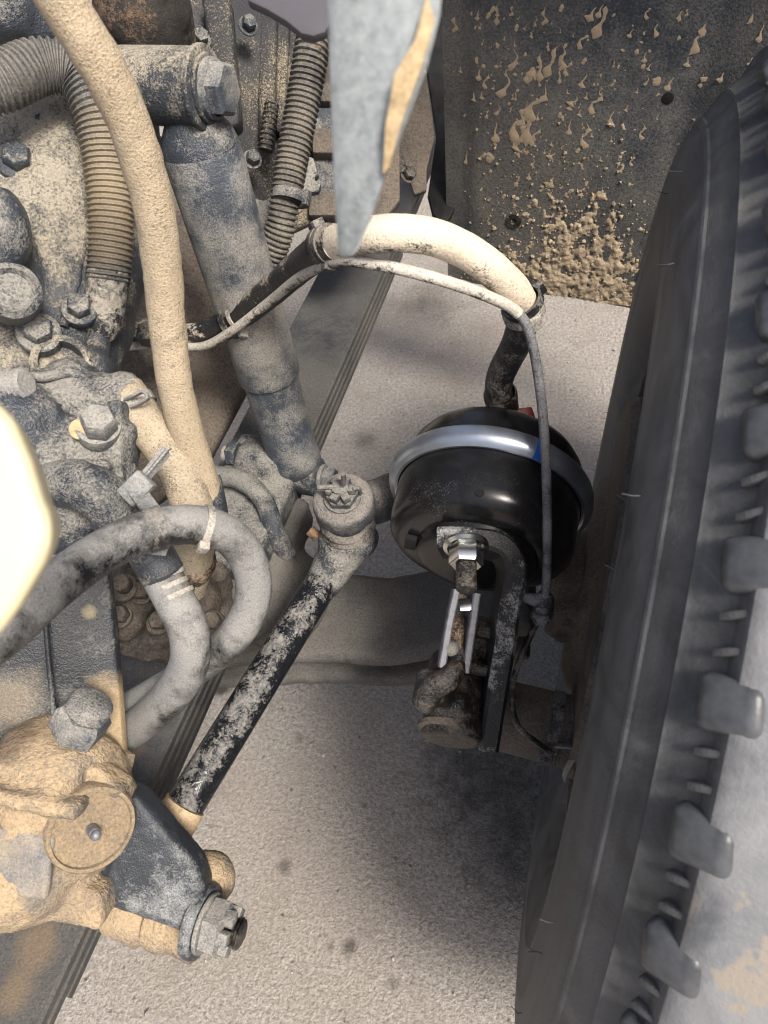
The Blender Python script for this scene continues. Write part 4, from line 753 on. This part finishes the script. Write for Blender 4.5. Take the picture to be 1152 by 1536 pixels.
tie(bh, ((778, 446, .592), (790, 465, .603)), 0.0160, M['tie'], 0.007, (.5, .8, .3)); tie(bh, ((782, 456, .60), (788, 476, .612)), 0.0165, M['tiepale'], 0.009, (.4, -.7, .8))

# ================================================================ LOWER LEFT BRACKET
lbk = thing('gearbox_bracket', 'dark sheet bracket with pale right edge below the grey hose', 'bracket')
g = G(); prism(g, [P(x, y, dd) for x, y, dd in ((-60, 880, .56), (60, 850, .575), (160, 846, .59), (172, 950, .60), (187, 1150, .615), (150, 1200, .62), (-60, 1200, .59))], CF*0.012, 0.0022); part('plate', g, M['plate'], lbk, rough=0.0006)
g = G(); tube(g, [P(66, 900, .575), P(72, 980, .580), P(82, 1080, .585)], 0.0022, 10); part('fold', g, M['plate'], lbk)
g = G(); prism(g, [P(x, y, .597) for x, y in ((112, 890), (148, 886), (150, 935), (122, 945))], CF*0.003, 0.001); part('data_plate', g, M['cast_pale'], lbk)
ub = thing('underframe_casting', 'dusty brown casting with small bolts below the hose loop', 'casting')
g = G(); prism(g, [P(x, y, dd) for x, y, dd in ((150, 850, .72), (250, 820, .74), (340, 850, .80), (350, 960, .84), (300, 1010, .84), (170, 990, .74))], CF*0.03, 0.008); ball(g, P(200, 880, .72), 0.03); ball(g, P(185, 930, .72), 0.022); ball(g, P(290, 900, .78), 0.03)
part('casting', g, M['cast_brown'], ub, remesh=0.005, rough=0.003)
g = G(); cyl(g, P(188, 884, .69), -CF+CU*0.4, 0.014, 0.008, 24, 0.3); cyl(g, P(188, 880, .685), -CF+CU*0.4, 0.008, 0.016, 20, 0.2); part('stud', g, M['cast_brown'], ub)
g = G(); ball(g, P(290, 842, .66), 0.020, (CR, CU*1.2, CF)); hexp(g, P(296, 825, .66), CU-CF*0.3, 0.019, 0.018, CR); ball(g, P(278, 868, .66), 0.013); part('banjo_fitting', g, M['rustgrease'], ub, rough=0.0012)
for (x, y) in ((215, 890), (182, 925), (240, 935), (320, 935)):
    g = G(); cyl(g, P(x, y, .70), -CF+CU*0.3, 0.012, 0.006, 22, 0.3); hexp(g, P(x, y-3, .694), -CF+CU*0.3, 0.009, 0.011, CR); part('bolt_head', g, M['cast_brown'], ub, rough=0.0006)

# ================================================================ NEAR, OUT-OF-FOCUS THINGS
bl = thing('hanging_sheet', 'blurred pale grey metal tongue hanging down at top centre', 'metal sheet')
g = G(); prism(g, [P(x, y, dd) for x, y, dd in ((506, -80, .215), (668, -80, .20), (663, 20, .205), (640, 110, .21), (600, 205, .22), (578, 270, .23), (556, 330, .238), (540, 372, .242), (530, 384, .243), (522, 372, .242), (516, 250, .232))], CF*0.004+CR*-0.004, 0.0009); part('sheet', g, M['blade'], bl)
g = G(); prism(g, [P(x, y, dd) for x, y, dd in ((494, -80, .222), (507, -80, .217), (517, 250, .234), (523, 374, .244), (516, 384, .246), (506, 250, .238))], CF*0.004, 0.0008); part('folded_edge', g, M['plate'], bl)
g = G(); prism(g, [P(x, y, dd-.0008) for x, y, dd in ((640, -10, .206), (652, 30, .206), (636, 90, .2093), (600, 190, .2184), (584, 250, .2258), (574, 262, .2283), (578, 190, .219), (592, 110, .2123), (622, 60, .2077))], CF*0.0006, 0.0002); part('dust_patch', g, M['tanpatch'], bl)
cm = thing('plastic_tank', 'blurred cream plastic tank edge at the far left', 'tank')
g = G(); prism(g, [P(x, y, .19) for x, y in ((-120, 560), (-10, 590), (22, 630), (48, 690), (66, 750), (88, 796), (66, 850), (28, 915), (-10, 970), (-120, 1010))], CF*0.05-CR*0.02, 0.006, 4); part('tank_wall', g, M['cream'], cm, smooth=60)
rf = thing('rubber_flap', 'blurred dark violet-grey rubber flap at the top edge', 'flap')
g = G(); prism(g, [P(x, y, .42) for x, y in ((370, -60), (505, -60), (498, 30), (488, 48), (470, 54), (452, 50), (430, 32), (400, 14), (370, 0))], CF*0.008, 0.002); part('flap', g, M['cloth'], rf)

# ---------------------------------------------------------------- origins at each thing's base
bpy.context.view_layer.update()
for r in ROOTS:
    ch = [c for c in r.children_recursive if c.type == 'MESH']; cs = [c.matrix_world @ V(b) for c in ch for b in c.bound_box]
    if not cs: continue
    base = V(((min(c.x for c in cs)+max(c.x for c in cs))/2, (min(c.y for c in cs)+max(c.y for c in cs))/2, min(c.z for c in cs)))
    r.location = base
    for c in r.children: c.location = c.location - base
